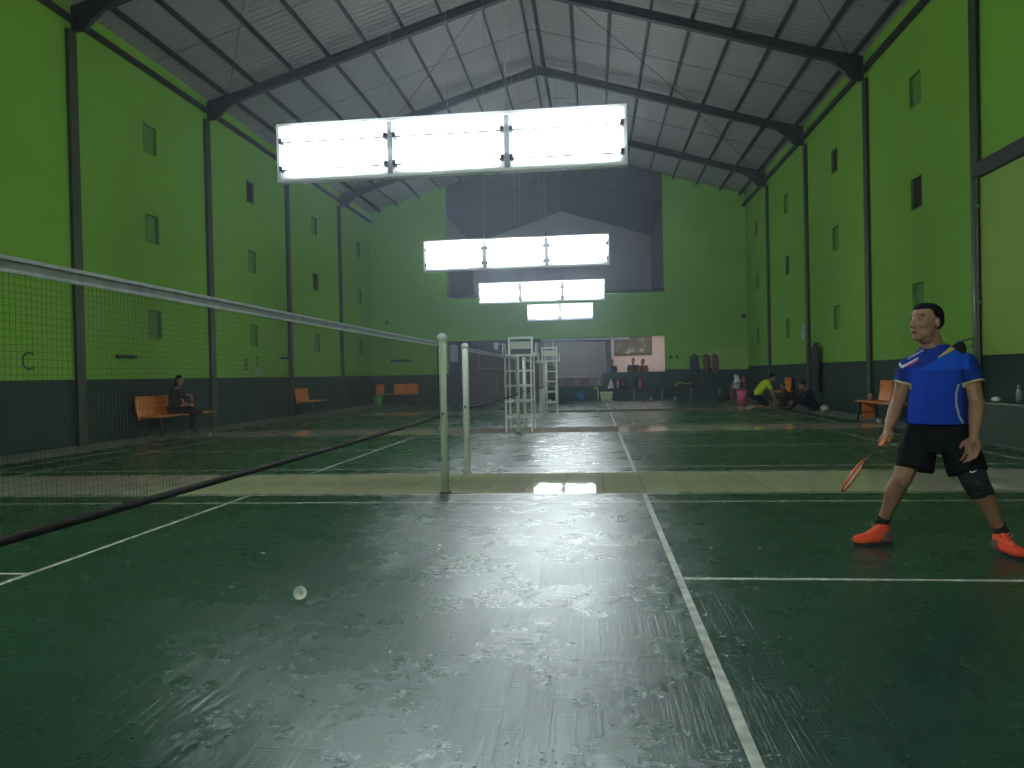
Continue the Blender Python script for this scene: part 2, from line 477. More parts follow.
b = MB(); b.prism([(gx0, YB+.02, roofz(gx0)), (gx0, YB+.02, 9.75-4.8*.32), (0, YB+.02, 9.72), (gx1, YB+.02, 9.75-4.6*.32), (gx1, YB+.02, roofz(gx1)), (0, YB+.02, 10.95)], (0, .06, 0))
struct(b.build('trim_1', 'gable_steel'), 'dark fascia across the top of the gable opening')
# lobby behind the back wall
YL = 30.5
b = MB(); b.span((ox0-1.5, YL, 0), (ox1+1.2, YL+.2, 3.2)); b.span((ox0-1.7, YB+.25, 0), (ox0-1.5, YL, 3.2))
struct(b.build('wall_lobby', 'wall_pale'), 'pale wall of the lobby behind the court')
b = MB(); b.span((ox1+1.2, YB+.25, 0), (ox1+1.4, YL, 3.2))
struct(b.build('wall_lobby_side', 'wall_pale'), 'pale side wall of the lobby')
b = MB(); b.span((ox0-1.7, YB+.25, 3.2), (ox1+1.4, YL+.2, 3.3))
struct(b.build('ceiling_lobby', 'wall_grey'), 'grey lobby ceiling')
b = MB(); b.span((ox0, YB+1.6, 0), (-.75, YB+1.7, 3.2)); struct(b.build('wall_partition', mat('partition', (.07, .05, .075), .5)), 'dark sheet standing in for the unlit space at the left of the lobby')  # dark colour paints the shade of the open doorway; no real wall here
b = MB(); b.span((-.6, YB+.6, 0.62), (2.0, YB+.66, 3.2)); 
struct(b.build('wall_screen', mat('screen', (.13, .11, .14), .35)), 'grey screen behind the low counter')
b = MB(); b.span((-.75, YB+.08, 2.60), (3.05, YB+.16, 2.68)); struct(b.build('trim_3', mat('alu', (.45, .48, .55), .4)), 'pale rail along the top of the lobby opening')
b = MB(); b.span((2.02, YB+.3, 0), (2.28, YB+.56, 3.2)); struct(b.build('trim_4', mat('pillar', (.10, .11, .13), .6)), 'grey pillar in the lobby opening')
b = MB(); b.span((-.25, YB+.1, .62), (-.19, YB+.16, 2.6)); struct(b.build('trim_5', 'alu'), 'thin pale mullion in the lobby opening')
b = MB(); b.span((-4.83, YB+.01, 0), (-4.45, YB+.16, 2.7)); struct(b.build('trim_6', mat('dark_jamb', (.03, .045, .05), .6)), 'dark jamb at the left of the lobby opening')

# picture in the lobby
pc = at(614, 338, Y=YL-.05); pd = at(652, 355, Y=YL-.05)
r = empty('framed_picture', (pc.x, YL-.03, 2.02), 'large dark framed landscape picture on the pale lobby wall', 'picture')
W_ = pd.x-pc.x; H_ = .95
b = MB()
for q in ((W_/2, .03), (W_/2, H_-.03)): b.box((q[0], 0, q[1]), (W_, .05, .06))
for q in (.03, W_-.03): b.box((q, 0, H_/2), (.06, .05, H_-.12))
b.build('frame', mat('dark_wood', (.05, .035, .025), .5), r)
def pic_mat():
    x = bpy.data.materials.new('picture'); x.use_nodes = True; M['picture'] = x
    N = x.node_tree.nodes; L = x.node_tree.links; bb = N['Principled BSDF']
    tc = N.new('ShaderNodeTexCoord').outputs['Object']
    n = N.new('ShaderNodeTexNoise'); n.inputs['Scale'].default_value = 2.4; n.inputs['Detail'].default_value = 6; L.new(tc, n.inputs['Vector'])
    rr = N.new('ShaderNodeValToRGB'); e = rr.color_ramp.elements; e[0].position = .3; e[0].color = (.03, .035, .025, 1); e[1].position = .75; e[1].color = (.45, .42, .28, 1)
    k = rr.color_ramp.elements.new(.55); k.color = (.09, .09, .06, 1)
    L.new(n.outputs['Fac'], rr.inputs[0]); L.new(rr.outputs[0], bb.inputs['Base Color'])
pic_mat()
MB().box((W_/2, .01, H_/2), (W_-.12, .02, H_-.12)).build('canvas', 'picture', r)

# framed panel and banner on the dark sheet at left
def wall_sign(x0, z0, x1, z1, m_, name, label, cat, d=.02, y=None, frame=None):
    y = YB-.02 if y is None else y
    r = empty(name, (x0, y, z0), label, cat)
    w_, h_ = x1-x0, z1-z0
    MB().box((w_/2, 0, h_/2), (w_, d, h_), bevel=.004).build('panel', m_, r)
    if frame:
        f = MB()
        for zz in (0, h_): f.box((w_/2, -.005, zz), (w_+.06, d+.02, .05))
        for xx in (0, w_): f.box((xx, -.005, h_/2), (.05, d+.02, h_))
        f.build('frame', frame, r)
    return r
p0 = at(452, 362, Y=YB+.13); p1 = at(456, 345, Y=YB+.13)
wall_sign(p0.x-.05, p0.z, p1.x+.1, p1.z, mat('pale_board', (.3, .33, .36), .5), 'notice_board', 'narrow pale upright board beside the first net post', 'board', y=YB-.01)
q = MB(); q.span((-3.75, YB+1.50, 1.45), (-3.70, YB+1.54, 2.45)); q.span((-3.7, YB+1.50, 1.45), (-2.1, YB+1.54, 1.52)); q.span((-2.9, YB+1.5, .35), (-2.86, YB+1.54, 1.1)); q.span((-3.1, YB+1.46, .30), (-2.66, YB+1.55, .36))
tag(q.build('display_rack', mat('dim_metal', (.16, .15, .18), .5)), 'dim metal rack against the dark sheet behind the nets', 'rack')
# light green board on the back wall and switches
pa = at(713, 372, Y=YB); pb = at(753, 346, Y=YB)
wall_sign(pa.x, 1.2, pb.x, pb.z, 'wall_light_green', 'wall_board', 'light green square board on the right of the back wall', 'board', .04)
for px in (671, 677):
    pt = at(px, 357, Y=YB)
    r = empty('light_switch', (pt.x, YB-.01, pt.z-.07), 'small dark switch on the back wall, %s one of two' % ('left' if px < 674 else 'right'), 'switch', 'switches on the back wall')
    MB().box((0, 0, .07), (.11, .02, .14), bevel=.005).build('plate', 'black', r)
    MB().box((0, -.013, .07), (.04, .012, .06), bevel=.003).build('rocker', 'dark_sole', r)

# ---------------------------------------------------------------- roof
b = MB()
for sg in (-1, 1):
    xe = XL-.3 if sg < 0 else XR+.3
    b.prism([(0, YF-.2, 10.95), (xe, YF-.2, 10.95-abs(xe)*.30), (xe, YF-.2, 11.0-abs(xe)*.30), (0, YF-.2, 11.0)], (0, YB+.25-YF+.2, 0))
struct(b.build('ceiling', 'roof'), 'grey corrugated roof sheeting on steel purlins')
tn = 10
def trim(o, label):
    global tn
    o.name = 'trim_%d' % tn; tn += 1; struct(o, label)
for sg in (-1, 1):
    for k, xx in enumerate((.16, 1.13, 2.1, 3.07, 4.04, 5.01, 5.98, 6.95, 7.75)):
        x = sg*xx; z = 10.95-xx*.30-.075
        rot = Matrix.Rotation(sg*math.atan(.30), 3, 'Y')
        o = MB().box((x, (YB+YF)/2, z), (.065, YB-YF, .13), rot).build('trim', 'steel')
        trim(o, 'dark steel purlin running the length of the roof')
# eave ties
for side, X in (('left', XL+.10), ('right', XR-.10)):
    o = MB().span((X-.05, YF, 8.04), (X+.05, YB, 8.14)).build('trim', 'steel')
    trim(o, 'dark steel tie along the top of the %s wall' % side)
ORD = ['first', 'second', 'third', 'fourth', 'fifth', 'sixth', 'seventh', 'eighth']
vis = 0
for k, y in enumerate(COLY):
    back = y < 4
    name = 'behind the camera' if back else ['nearest', 'second nearest', 'third nearest', 'farthest'][k-4]
    if back and k < 3:
        lab = ['rearmost', 'second rearmost', 'third rearmost'][k]+' of the frames'
    else: lab = name
    r = empty('roof_rafter', (0, y, 8.1), 'dark steel gable rafter across the roof, %s one' % (lab if not back else lab+' behind'), 'rafter', 'steel roof rafters')
    for sg, X in ((-1, XL), (1, XR)):
        bb = MB(); xe = X-sg*.22
        a0 = Vector((0, 0, 10.64-8.1)); a1 = Vector((xe, 0, 10.64-abs(xe)*.30-8.1))
        n_ = Vector((0, 0, 1))
        for off, ww, hh in ((.1, .16, .025), (0, .02, .2), (-.1, .16, .025)):
            bb.beam(a0+n_*off, a1+n_*off, ww, hh)
        bb.build('rafter_beam', 'steel', r)
        hb = MB()   # curved haunch plate
        za = a1.z
        pts = [(X-sg*.08, 0, za+.12), (X-sg*.08, 0, -.22), (X-sg*.34, 0, -.22)]
        for i in range(1, 6):
            t = i/5; pts.append((X-sg*(.34+1.0*t), 0, -.22+(za-.1+.30*1.1+.22)*(1-(1-t)**2)))
        pts.append((X-sg*1.34, 0, za+.12+.3*1.1))
        hb.prism([(p[0], -.05, p[2]) for p in pts], (0, .10, 0))
        hb.build('haunch', 'steel', r)
    MB().prism([(-.5, -.03, 2.25), (0, -.03, 2.38), (.5, -.03, 2.25), (.5, -.03, 2.46), (0, -.03, 2.62), (-.5, -.03, 2.46)], (0, .06, 0)).build('ridge_plate', 'steel', r)
    for side, X in (('left', XL), ('right', XR)):
        sg = -1 if side == 'left' else 1
        c = MB()
        x0 = X-sg*.07
        c.span((X-sg*.02, y-.12, 0), (X, y+.12, 7.9)); c.span((x0, y-.12, 0), (x0+sg*.02, y+.12, 7.9)); c.span((x0+sg*.02, y-.012, 0), (X-sg*.02, y+.012, 7.9))
        o = c.build('steel_column', 'steel_column' if side == 'right' or y < 7 else 'steel_column')
        tag(o, 'tall steel column on the %s wall, %s one' % (side, lab if not back else lab+' behind'), 'column', 'wall columns')
# bracing rods between purlins
for k, y in enumerate(COLY[:-1]):
    for sg, X in ((-1, XL), (1, XR)):
        for (xa, xb) in ((1.0, 4.6), (4.6, 7.6)):
            bb = MB().tube((sg*xa, y+.1, 10.72-xa*.3), (sg*xb, y+5.0, 10.72-xb*.3), .009, n=5)
            if (k+int(xa)) % 2 == 0:
                trim(bb.build('trim', 'steel'), 'thin steel bracing rod under the roof sheets')
            else: bb.bm.free()
# sag rods (light seams)
for y in [c+2.55 for c in COLY[:-1]]:
    for sg, X in ((-1, XL), (1, XR)):
        o = MB().tube((0, y, 10.78), (X*.97, y, 10.78-abs(X*.97)*.3), .007, n=5).build('trim', 'steel'); trim(o, 'thin rod crossing the purlins')

# near right wall: lighter section under a dark beam
b = MB(); b.span((XR-.14, 1.2, 4.26), (XR+.1, 6.02, 4.50)); trim(b.build('trim', 'steel'), 'dark horizontal beam on the near right wall')
b = MB(); b.span((XR-.04, 1.2, DADOR), (XR+.02, 6.02, 4.26)); struct(b.build('wall_right_panel', 'wall_light_green'), 'lighter green section of the right wall below the beam')
# pipe beside column
r = empty('drain_pipe', (7.72, 6.0, 0), 'thin pale upright pipe with side arm beside the near right column', 'pipe')
pz = at(973, 180, Y=6.0); px_ = pz.x
r.location.x = px_
q = MB(); q.tube((0, 0, 0), (0, 0, 4.3), .028, n=10); q.build('pipe', mat('pipe_grey', (.22, .27, .27), .35, metal=.4), r, True)
q = MB(); q.tube((0, 0, 1.62), (-.32, -.02, 1.55), .018, n=8); q.tube((0, 0, 1.45), (-.12, 0, 1.5), .012, n=8); q.build('side_arm', 'pipe_grey', r, True)
for zz in (.6, 2.2, 3.8): MB().span((0, -.02, zz-.02), (XR-px_-.05, .02, zz+.02)).build('bracket', 'pipe_grey', r)
# black bag hanging on the arm
ag = MB(); ag.loft([((0, 0, 0), .05, .03), ((0, 0, .06), .15, .08), ((-.02, 0, .25), .17, .09), ((.03, 0, .42), .12, .06), ((.07, 0, .5), .03, .02)], 20)
o = link('sling_bag', blob(ag, .015, 4), 'black', None, True, (px_-.30, 5.98, 1.06)); tag(o, 'black bag hanging on the pipe arm behind the player shoulder', 'bag')

# ---------------------------------------------------------------- lamps
LW, LH, LZ = 3.85, .644, 3.682
def make_lamp(n, loc, label, sides=(-1, 1), LW=LW, LH=LH, back='lamp_back'):
    wsec = LW/3; Wt = wsec*n
    r = empty('hanging_lamp', loc, label, 'lamp', 'hanging fluorescent lamp panels')
    # frame
    f = MB(); t = .035; d = .10
    for s_ in (-1, 1):
        f.box((0, 0, s_*(LH/2-t/2)), (Wt, d, t)); f.box((s_*(Wt/2-t/2), 0, 0), (t, d, LH-2*t))
    f.build('frame', 'lamp_frame', r)
    for i in range(1, n):
        x = -Wt/2+i*wsec
        q = MB(); q.box((x, 0, 0), (.055, d-.01, LH-2*t)); q.build('mullion', 'mullion_grey', r)
    for i in range(n):
        x0 = -Wt/2+i*wsec+.03; x1 = x0+wsec-.06
        MB().box(((x0+x1)/2, 0, 0), (x1-x0, .008, LH-2*t)).build('reflector', back, r)
        for zz in (-.165, .14):
            for yy in sides:  # rear tubes are unseen, added to light the hall beyond each panel
                tb = MB(); tb.tube((x0+.05, .064*yy, zz), (x1-.05, .064*yy, zz), .015, n=10)
                tb.build('fluorescent_tube', 'tube', r, True)
                q = MB()
                q.box(((x0+x1)/2, .062*yy, zz-.032), (x1-x0-.01, .034, .009))
                for xx in (x0+.022, x1-.022): q.box((xx, .04*yy, zz-.013), (.04, .07, .055))
                q.build('tube_holder', 'lamp_holder', r)
    for i in range(1, n):
        x = -Wt/2+i*wsec
        q = MB(); q.box((x, 0, LH/2+.04), (.04, .03, .12)); q.build('hanger_bracket', 'wire', r)
    xs = [-Wt/2+wsec*i for i in range(1, n)]
    for x in sorted(set(xs+[0])):
        q = MB()
        z1 = 10.85-loc[2]-abs(x*2)*.3
        if x == 0 and (n == 3 or n == 2):
            q.tube((0, 0, LH/2), (0, 0, 10.94-loc[2]), .0035, n=6)
        elif x != 0: q.tube((x, 0, LH/2+.08), (x*.85, 0, 10.93-loc[2]-abs(x)*.255), .0045, n=6)
        else: q.bm.free(); continue
        q.build('suspension_wire', 'wire', r)
    return r
LY0 = .79
lamp = make_lamp(3, (.0, LY0, LZ), 'nearest and largest hanging panel of three lit fluorescent bays')
for k, lb in ((1, 'second hanging fluorescent panel from the camera, below the large one'), (2, 'third small three-bay fluorescent panel far down the hall')):
    c = copy_tree(lamp); c.location = (-.04+.02*(k-1), LY0+7.465*k, LZ); c['label'] = lb
make_lamp(2, (.14, 24.95, 3.80), 'farthest hanging lamp with only two lit bays', (-1,), 4.22, .71, 'lamp_frame')
c = copy_tree(lamp); c.location = (-.04, LY0-7.465, LZ); c['label'] = 'hanging fluorescent panel above the camera, out of view'
c = copy_tree(lamp); c.location = (-.04, LY0-7.465*2+1.2, LZ); c['label'] = 'hanging fluorescent panel at the rear of the hall, out of view'

# ---------------------------------------------------------------- nets and posts
def make_post(loc, label, knob=True, r_=.036, m_='post_cream'):
    r = empty('net_post', loc, label, 'post', 'net posts')
    MB().tube((0, 0, .02), (0, 0, 1.5), r_, n=20).build('pole', m_, r, True)
    MB().tube((0, 0, 0), (0, 0, .02), r_+.02, n=24).build('base_plate', 'steel_shiny' if not knob else 'steel_column', r, True)
    q = MB()
    if knob:
        q.tube((0, 0, 1.5), (0, 0, 1.53), r_*.8, r_*.6, n=16); q.ell((0, 0, 1.555), (.052, .052, .042), n=18)
    else: q.tube((0, 0, 1.5), (0, 0, 1.545), r_+.008, r_+.002, n=18); q.ell((0, 0, 1.545), (r_, r_, .015), n=14)
    q.build('cap', 'white_paint', r, True)
    q = MB(); q.path([(-.0-r_, 0, .72), (-r_-.03, 0, .70), (-r_-.03, 0, .62), (-r_, 0, .60)], .008, 8)
    q.ell((0, -r_-.01, .80), (.018, .018, .02), n=10)
    q.build('hook', 'steel_shiny', r, True)
    return r
def make_net(loc, label):
    r = empty('badminton_net', loc, label, 'net', 'badminton nets')
    L_ = ROW; n = 305; zt = lambda y: 1.508-.004*math.sin(PI*y/L_)
    y0, y1 = .045, L_-.045
    def tape(z_a, z_b, w_, nm, m_):
        q = MB(); seg = 24; A = []
        for i in range(seg+1):
            y = y0+(y1-y0)*i/seg
            A.append([q.bm.verts.new((sx, y, zt(y)+zz)) for sx, zz in ((-w_, z_b), (w_, z_b), (w_, z_a), (-w_, z_a))])
        for a, b_ in zip(A, A[1:]):
            for k in range(4): q.bm.faces.new((a[k], a[(k+1) % 4], b_[(k+1) % 4], b_[k]))
        q.bm.faces.new(A[0]); q.bm.faces.new(list(reversed(A[-1])))
        return q.build(nm, m_, r)
    t = tape(0, -.038, .004, 'top_tape', 'tape_shade')
    e1 = tape(.002, -.009, .007, 'tape_edge', 'tape'); e2 = tape(-.032, -.042, .006, 'tape_edge', 'tape')
    e1.parent = t; e2.parent = t
    q = MB(); bm = q.bm; rr = .00055
    zb = -.74
    def strand(pts):
        prev = None
        for p in pts:
            ring = [bm.verts.new((p[0]+rr*math.cos(a), p[1]+(rr*math.sin(a) if abs(pts[1][2]-pts[0][2]) > .1 else 0), p[2]+(0 if abs(pts[1][2]-pts[0][2]) > .1 else rr*math.sin(a)))) for a in (0, 2.09, 4.19)]
            if prev:
                for k in range(3): bm.faces.new((prev[k], prev[(k+1) % 3], ring[(k+1) % 3], ring[k]))
            prev = ring
    for i in range(n+1):
        y = y0+(y1-y0)*i/n; strand([(0, y, zt(y)-.04), (.004*math.sin(i*.13), y+.004*math.sin(i*.7), zt(y)-.4), (0, y, zt(y)+zb)])
    for j in range(35):
        strand([(0, y0+(y1-y0)*i/30, zt(y0+(y1-y0)*i/30)-.05-j*.0200+.002*math.sin(i*1.3+j)) for i in range(31)])
    q.build('mesh', 'string', r)
    q = MB(); q.path([(0, y0+(y1-y0)*i/20, zt(y0+(y1-y0)*i/20)+zb) for i in range(21)], .013, 6); q.build('bottom_cord', 'hem', r, True)
    q = MB()
    for yy in (y0, y1): q.tube((0, yy, zt(0)-.02), (0, yy, zt(0)+zb), .006, n=6)
    q.tube((0, -.0, 1.47), (0, y0, 1.47), .006, n=6); q.tube((0, L_, 1.47), (0, y1, 1.47), .006, n=6)
    q.build('side_cord', 'hem', r)
    return r
post = make_post((0.03, .04, 0), 'cream net post with round knob at the near court, nearest in view')
P2 = make_post((.0, GAP-.04, 0), 'white square-capped net post just behind the nearest one', False, .038, 'white_paint')
for yy, lb, src in ((-6.14, 'net post beside the camera, out of view', post), (GAP+ROW+.04, 'net post at the far end of the second net, in front of the umpire chair', P2),
                    (GAP+STEP-.04, 'net post at the near end of the third net beneath the umpire chair', P2), (GAP+STEP+ROW+.04, 'net post at the far end of the third net', P2),
                    (GAP+2*STEP-.04, 'net post at the near end of the farthest net beside the smaller umpire chair', P2), (GAP+2*STEP+ROW+.04, 'net post farthest of all, by the back wall', P2)):
    c = copy_tree(src); c.location = (0, yy, 0); c['label'] = lb
net = make_net((0, -ROW, 0), 'nearest badminton net crossing the left of the picture with white top tape')
for k, lb in enumerate(('second badminton net, running back from the white post', 'third badminton net beyond the taller umpire chair', 'farthest badminton net before the back wall')):
    c = copy_tree(net); c.location = (0, GAP+STEP*k, 0); c['label'] = lb

# ---------------------------------------------------------------- umpire chairs
def umpire_chair(loc, wd, dp, label, hb):
    r = empty('umpire_chair', loc, label, 'umpire chair', 'white umpire chairs')
    t = .035; hz = 1.55
    for sx in (0, 1):
        for sy in (0, 1):
            MB().span((sx*wd-t/2, sy*dp-t/2, 0), (sx*wd+t/2, sy*dp+t/2, hz)).build('leg', 'white_paint', r)
    for z in (.3, .62, .94, 1.25):
        for y in (0, dp): MB().span((t/2, y-t/2, z-t/2), (wd-t/2, y+t/2, z+t/2)).build('rung', 'white_paint', r)
        if z in (.3, .94):
            for x in (0, wd): MB().span((x-t/2, t/2, z-t/2), (x+t/2, dp-t/2, z+t/2)).build('side_rail', 'white_paint', r)
    MB().span((-.08, -.08, hz), (wd+.12, dp+.05, hz+.035), bevel=.006).build('seat', 'white_paint', r)
    q = MB(); zt = hz+hb; yb = .10
    for x in (.08, wd+.02): q.span((x-.02, yb-.02, hz+.035), (x+.02, yb+.02, zt))
    q.span((.06, yb-.02, zt), (wd+.04, yb+.02, zt+.04)); q.build('back_frame', 'white_paint', r)
    MB().span((.11, yb-.012, hz+hb*.42), (wd-.01, yb+.012, hz+hb*.84), bevel=.004).build('back_panel', mat('chair_board', (.52, .56, .46), .5), r)
    for x in (-.05, wd+.1):
        q = MB(); q.path([(x, .05, hz+.035), (x, .07, hz+.22), (x, .16, hz+.27), (x, dp*.6, hz+.27), (x, dp*.65, hz+.035)], .014, 8); q.build('armrest', 'white_paint', r, True)
    q = MB(); q.tube((-.05, .08, hz+.26), (-.16, .08, hz+.26), .01, n=6); q.tube((-.19, .08, hz+.15), (-.19, .08, hz+.30), .05, n=16)
    q.build('cup_holder', mat('grey_plastic', (.45, .48, .55), .5), r)
    return r
pA = at(506.5, 426, Y=8.12); pB = at(531.5, 425, Y=9.0)
umpire_chair((pA.x, 8.12, 0), .53, .80, 'taller white metal umpire chair with open backrest frame, nearer one', .36)
pA = at(540.5, 409, Y=15.75)
umpire_chair((pA.x, 15.75, 0), .50, .75, 'smaller looking white umpire chair behind the nearer one', .40)

# ---------------------------------------------------------------- benches
def bench(loc, rz, label, backs, length, m_='orange_seat', panel_legs=False):
    """runs along local +x from the origin, back towards local +y"""
    r = empty('waiting_bench', loc, label, 'bench', 'orange benches along the walls', rz)
    q = MB(); q.span((0, 0, .42), (length, .42, .455), bevel=.012); q.build('seat', m_, r)
    for a, b_ in backs:
        k = MB(); n = 10
        pts = []
        for i in range(n+1):
            t = i/n; pts.append((a, .43+.07*t+.02*math.sin(t*PI), .37+.505*t))
        pts2 = [(p[0], p[1]+.03, p[2]) for p in reversed(pts)]
        k.prism(pts+pts2, (b_-a, 0, 0)); k.build('backrest', m_, r)
    for x in (.18, length-.18):
        q = MB()
        q.beam((x, .05, .42), (x-.03, .0, 0), .035, .035, (1, 0, 0)); q.beam((x, .36, .42), (x+.0, .42, 0), .035, .035, (1, 0, 0)); q.beam((x, .05, .2), (x, .38, .2), .025, .025)
        q.build('leg_frame', 'black_metal', r)
        if panel_legs and x < 1:
            MB().span((x-.01, .08, .06), (x+.01, .34, .40)).build('side_panel', m_, r)
    q = MB(); q.span((.05, .36, .38), (length-.05, .40, .42)); q.build('rail', 'black_metal', r)
    return r
# left wall benches: along +Y, back towards -X  -> local x = +Y, local y = -X : rz = 90deg
bench((XL+.62, 7.75, 0), PI/2, 'orange bench on the left wall with a person in black sitting on it', [(0.02, 1.25), (1.75, 2.3)], 2.4)
bench((XL+.62, 16.4, 0), PI/2, 'short orange bench farther along the left wall', [(.02, 1.1)], 1.6)
# back wall bench: local x = +X, local y = +Y
pa = at(373, 393, Y=24.9); bl = at(416, 393, Y=24.9)
bench((pa.x, 24.9, 0), 0, 'orange bench in the left back corner behind the green bin', [(0, .35), (.8, bl.x-pa.x-.02)], bl.x-pa.x)
# right wall benches: local y = +X -> rz=-90 runs toward -Y
bench((XR-.82, 9.9, 0), -PI/2, 'orange bench on the right wall behind the player', [(.1, .75)], 2.0, panel_legs=True)
bench((XR-.62, 18.9, 0), -PI/2, 'far orange bench on the right wall behind the crouching people', [(0, .8)], 1.4)
def mini(name, mb, m_, label, cat, loc=None, smooth=False, group=None):
    return tag(mb.build(name, m_, None, smooth, loc), label, cat, group)
# white shoes pair and bag below right bench
b0 = at(863, 427, z=0)
for k, (dx, dy) in enumerate(((0, 0), (.22, .1))):
    q = MB(); q.loft([((0, 0, 0), .045, .12), ((0, 0, .035), .045, .12), ((0, .03, .07), .035, .07), ((0, .05, .1), .03, .04)], 16)
    mini('shoe', q, mat('pale_shoe', (.45, .42, .4), .6), 'pale shoe on the floor under the right bench, %s one' % ('left' if k == 0 else 'right'), 'shoe', (XR-.62+dx*.9, 9.05+dy, 0), True, 'shoes under the right bench')
q = MB(); q.ell((0, 0, -.02), (.05, .08, .075), n=14); q.ell((.01, .05, -.05), (.05, .07, .045), n=14)
tag(link('cloth_bundle', blob(q, .015, 3), mat('pinkish', (.4, .25, .28), .8), None, True, (XR-.62, 9.55, .455+.10)), 'small pinkish cloth bundle on the right bench', 'cloth')

# ledge (low green platform) near right with bottle
tb = empty('low_table', (7.35, 2.0, 0), 'low dark green ledge against the right wall behind the player', 'ledge')
MB().span((0, 0, .56), (XR-7.35-.05, 3.9, .60), bevel=.01).build('table_top', mat('ledge_green', (.03, .1, .05), .4), tb)
MB().span((.03, .03, 0), (XR-7.35-.07, 3.87, .56)).build('cabinet', mat('ledge_dark', (.01, .05, .02), .6), tb)
bp = at(1019, 403, X=7.55)
def bottle(loc, label, m_, h=.22, r_=.032):
    r = empty('water_bottle', loc, label, 'bottle')
    MB().loft([((0, 0, 0), r_, r_), ((0, 0, h*.62), r_, r_), ((0, 0, h*.8), r_*.5, r_*.5), ((0, 0, h*.92), r_*.42, r_*.42)], 16).build('bottle_body', m_, r, True)
    MB().tube((0, 0, h*.92), (0, 0, h), r_*.46, n=14).build('cap', 'grey_plastic', r)
bottle((7.55, bp.y, .60), 'clear water bottle on the dark green ledge at the right edge', mat('clear_plastic', (.35, .5, .5), .1, trans=.6), .26, .04)
q = MB(); q.ell((0, 0, .04), (.06, .09, .04), n=12)
bq = at(996, 404, X=7.5)
tag(link('rag', blob(q, .012, 2), 'feather', None, True, (7.5, bq.y, .60)), 'crumpled white rag on the dark green ledge', 'rag')
# bag and racket at right edge
bag = empty('sports_bag', (6.26, .55, 0), 'black sports bag on the floor at the right edge', 'bag')
q = MB(); q.loft([((0, 0, 0.0), .40, .15), ((0, 0, .1), .44, .18), ((0, 0, .25), .40, .16), ((0, 0, .36), .22, .07)], 20)
link('bag_body', blob(q, .02, 4), 'black', bag, True)
q = MB(); q.path([(-.2, 0, .34), (-.12, 0, .42), (.12, 0, .42), (.2, 0, .34)], .012, 8); q.build('handle', 'black_metal', bag, True)
def racket(name_loc, Mx, label, fm='orange_gloss'):
    """local: handle from origin along +y, head at end"""
    r = empty('badminton_racket', name_loc, label, 'racket', 'badminton rackets')
    r.matrix_world = Mx
    q = MB(); q.tube((0, 0, 0), (0, .17, 0), .014, .012, n=10); q.build('grip', mat('grip_orange', (.95, .28, .1), .6), r, True)
    q = MB(); q.tube((0, .17, 0), (0, .40, 0), .0045, n=8); q.ell((0, .40, 0), (.012, .02, .006), n=10); q.build('shaft', mat('shaft_dark', (.1, .08, .07), .3), r, True)
    q = MB(); n = 40
    q.path([(.1*math.sin(2*PI*i/n), .525-.13*math.cos(2*PI*i/n), 0) for i in range(n)], .0075, 8, closed=True)
    q.build('head_frame', fm, r, True)
    q = MB()
    for i in range(-9, 10):
        x = i*.0098; h = .128*math.sqrt(max(0, 1-(x/.098)**2))
        if h > .01: q.tube((x, .525-h, 0), (x, .525+h, 0), .0006, n=3)
    for i in range(-12, 13):
        y = i*.0102; h = .098*math.sqrt(max(0, 1-(y/.128)**2))
        if h > .01: q.tube((-h, .525+y, 0), (h, .525+y, 0), .0006, n=3)
    q.build('strings', mat('pale_string', (.6, .5, .45), .5), r)
    return r
d = Vector((.05, .35, .9)).normalized(); s_ = Vector((1, 0, -.05)).normalized(); s_ = (s_-d*s_.dot(d)).normalized(); nn = s_.cross(d)
# head down, grip up leaning on the bag
hp = at(1023, 480, Y=.28)
mw = Matrix((s_, -d, -nn)).transposed().to_4x4()
mw.translation = Vector((5.73, .20, 0.012)) + d*.655
racket((0, 0, 0), mw, 'orange racket leaning on the black bag at the right edge')

# ---------------------------------------------------------------- shuttlecock and debris
sp = at(300.5, 594, z=0.03)
r = empty('shuttlecock', (sp.x, sp.y, 0), 'white feather shuttlecock lying on the near court', 'shuttlecock')
ax = Vector((.25, -.9, .30)).normalized(); u = ax.orthogonal().normalized(); v = ax.cross(u)
c0 = Vector((0, 0, .031))+Vector((0, .01, 0))
q = MB()
for k in range(16):
    a = 2*PI*k/16; dr = u*math.cos(a)+v*math.sin(a); tg = ax.cross(dr)
    p0_ = c0+dr*.012; p1_ = c0+ax*.058+dr*.033
    w0, w1 = .0025, .0078
    q.prism([p0_-tg*w0, p0_+tg*w0, p1_+tg*w1-ax*.004, p1_+ax*.004, p1_-tg*w1-ax*.004], dr*.0012+tg*.0008)
q.build('feather_skirt', 'feather', r)
q = MB(); q.path([c0+ax*.03+(u*math.cos(a)+v*math.sin(a))*.0225 for a in [2*PI*i/24 for i in range(24)]], .0012, 5, closed=True); q.build('thread', 'tape', r)
q = MB(); q.tube(c0-ax*.01, c0+ax*.002, .0125, n=16); q.ell(c0-ax*.01, (.0125,)*3, n=14); q.build('cork', 'cork', r, True)
for (px, py), nm in (((232, 587), 'on the floor left of the shuttlecock'), ((263, 553), 'on the floor beyond the shuttlecock'), ((128, 562), 'on the far left of the near court'), ((760, 548), 'on the floor in front of the player'), ((711, 548), 'beside the short service line at right')):
    p = at(px, py, z=0)
    q = MB(); a = random.random()*3; dx, dy = math.cos(a)*.014, math.sin(a)*.014
    q.prism([(-dx, -dy, .001), (dy*.3, -dx*.3, .001), (dx, dy, .001), (-dy*.3, dx*.3, .001)], (0, 0, .003))
    tag(q.build('feather_scrap', 'feather', None, False, (p.x, p.y, 0)), 'tiny white feather scrap '+nm, 'feather', 'feather scraps')

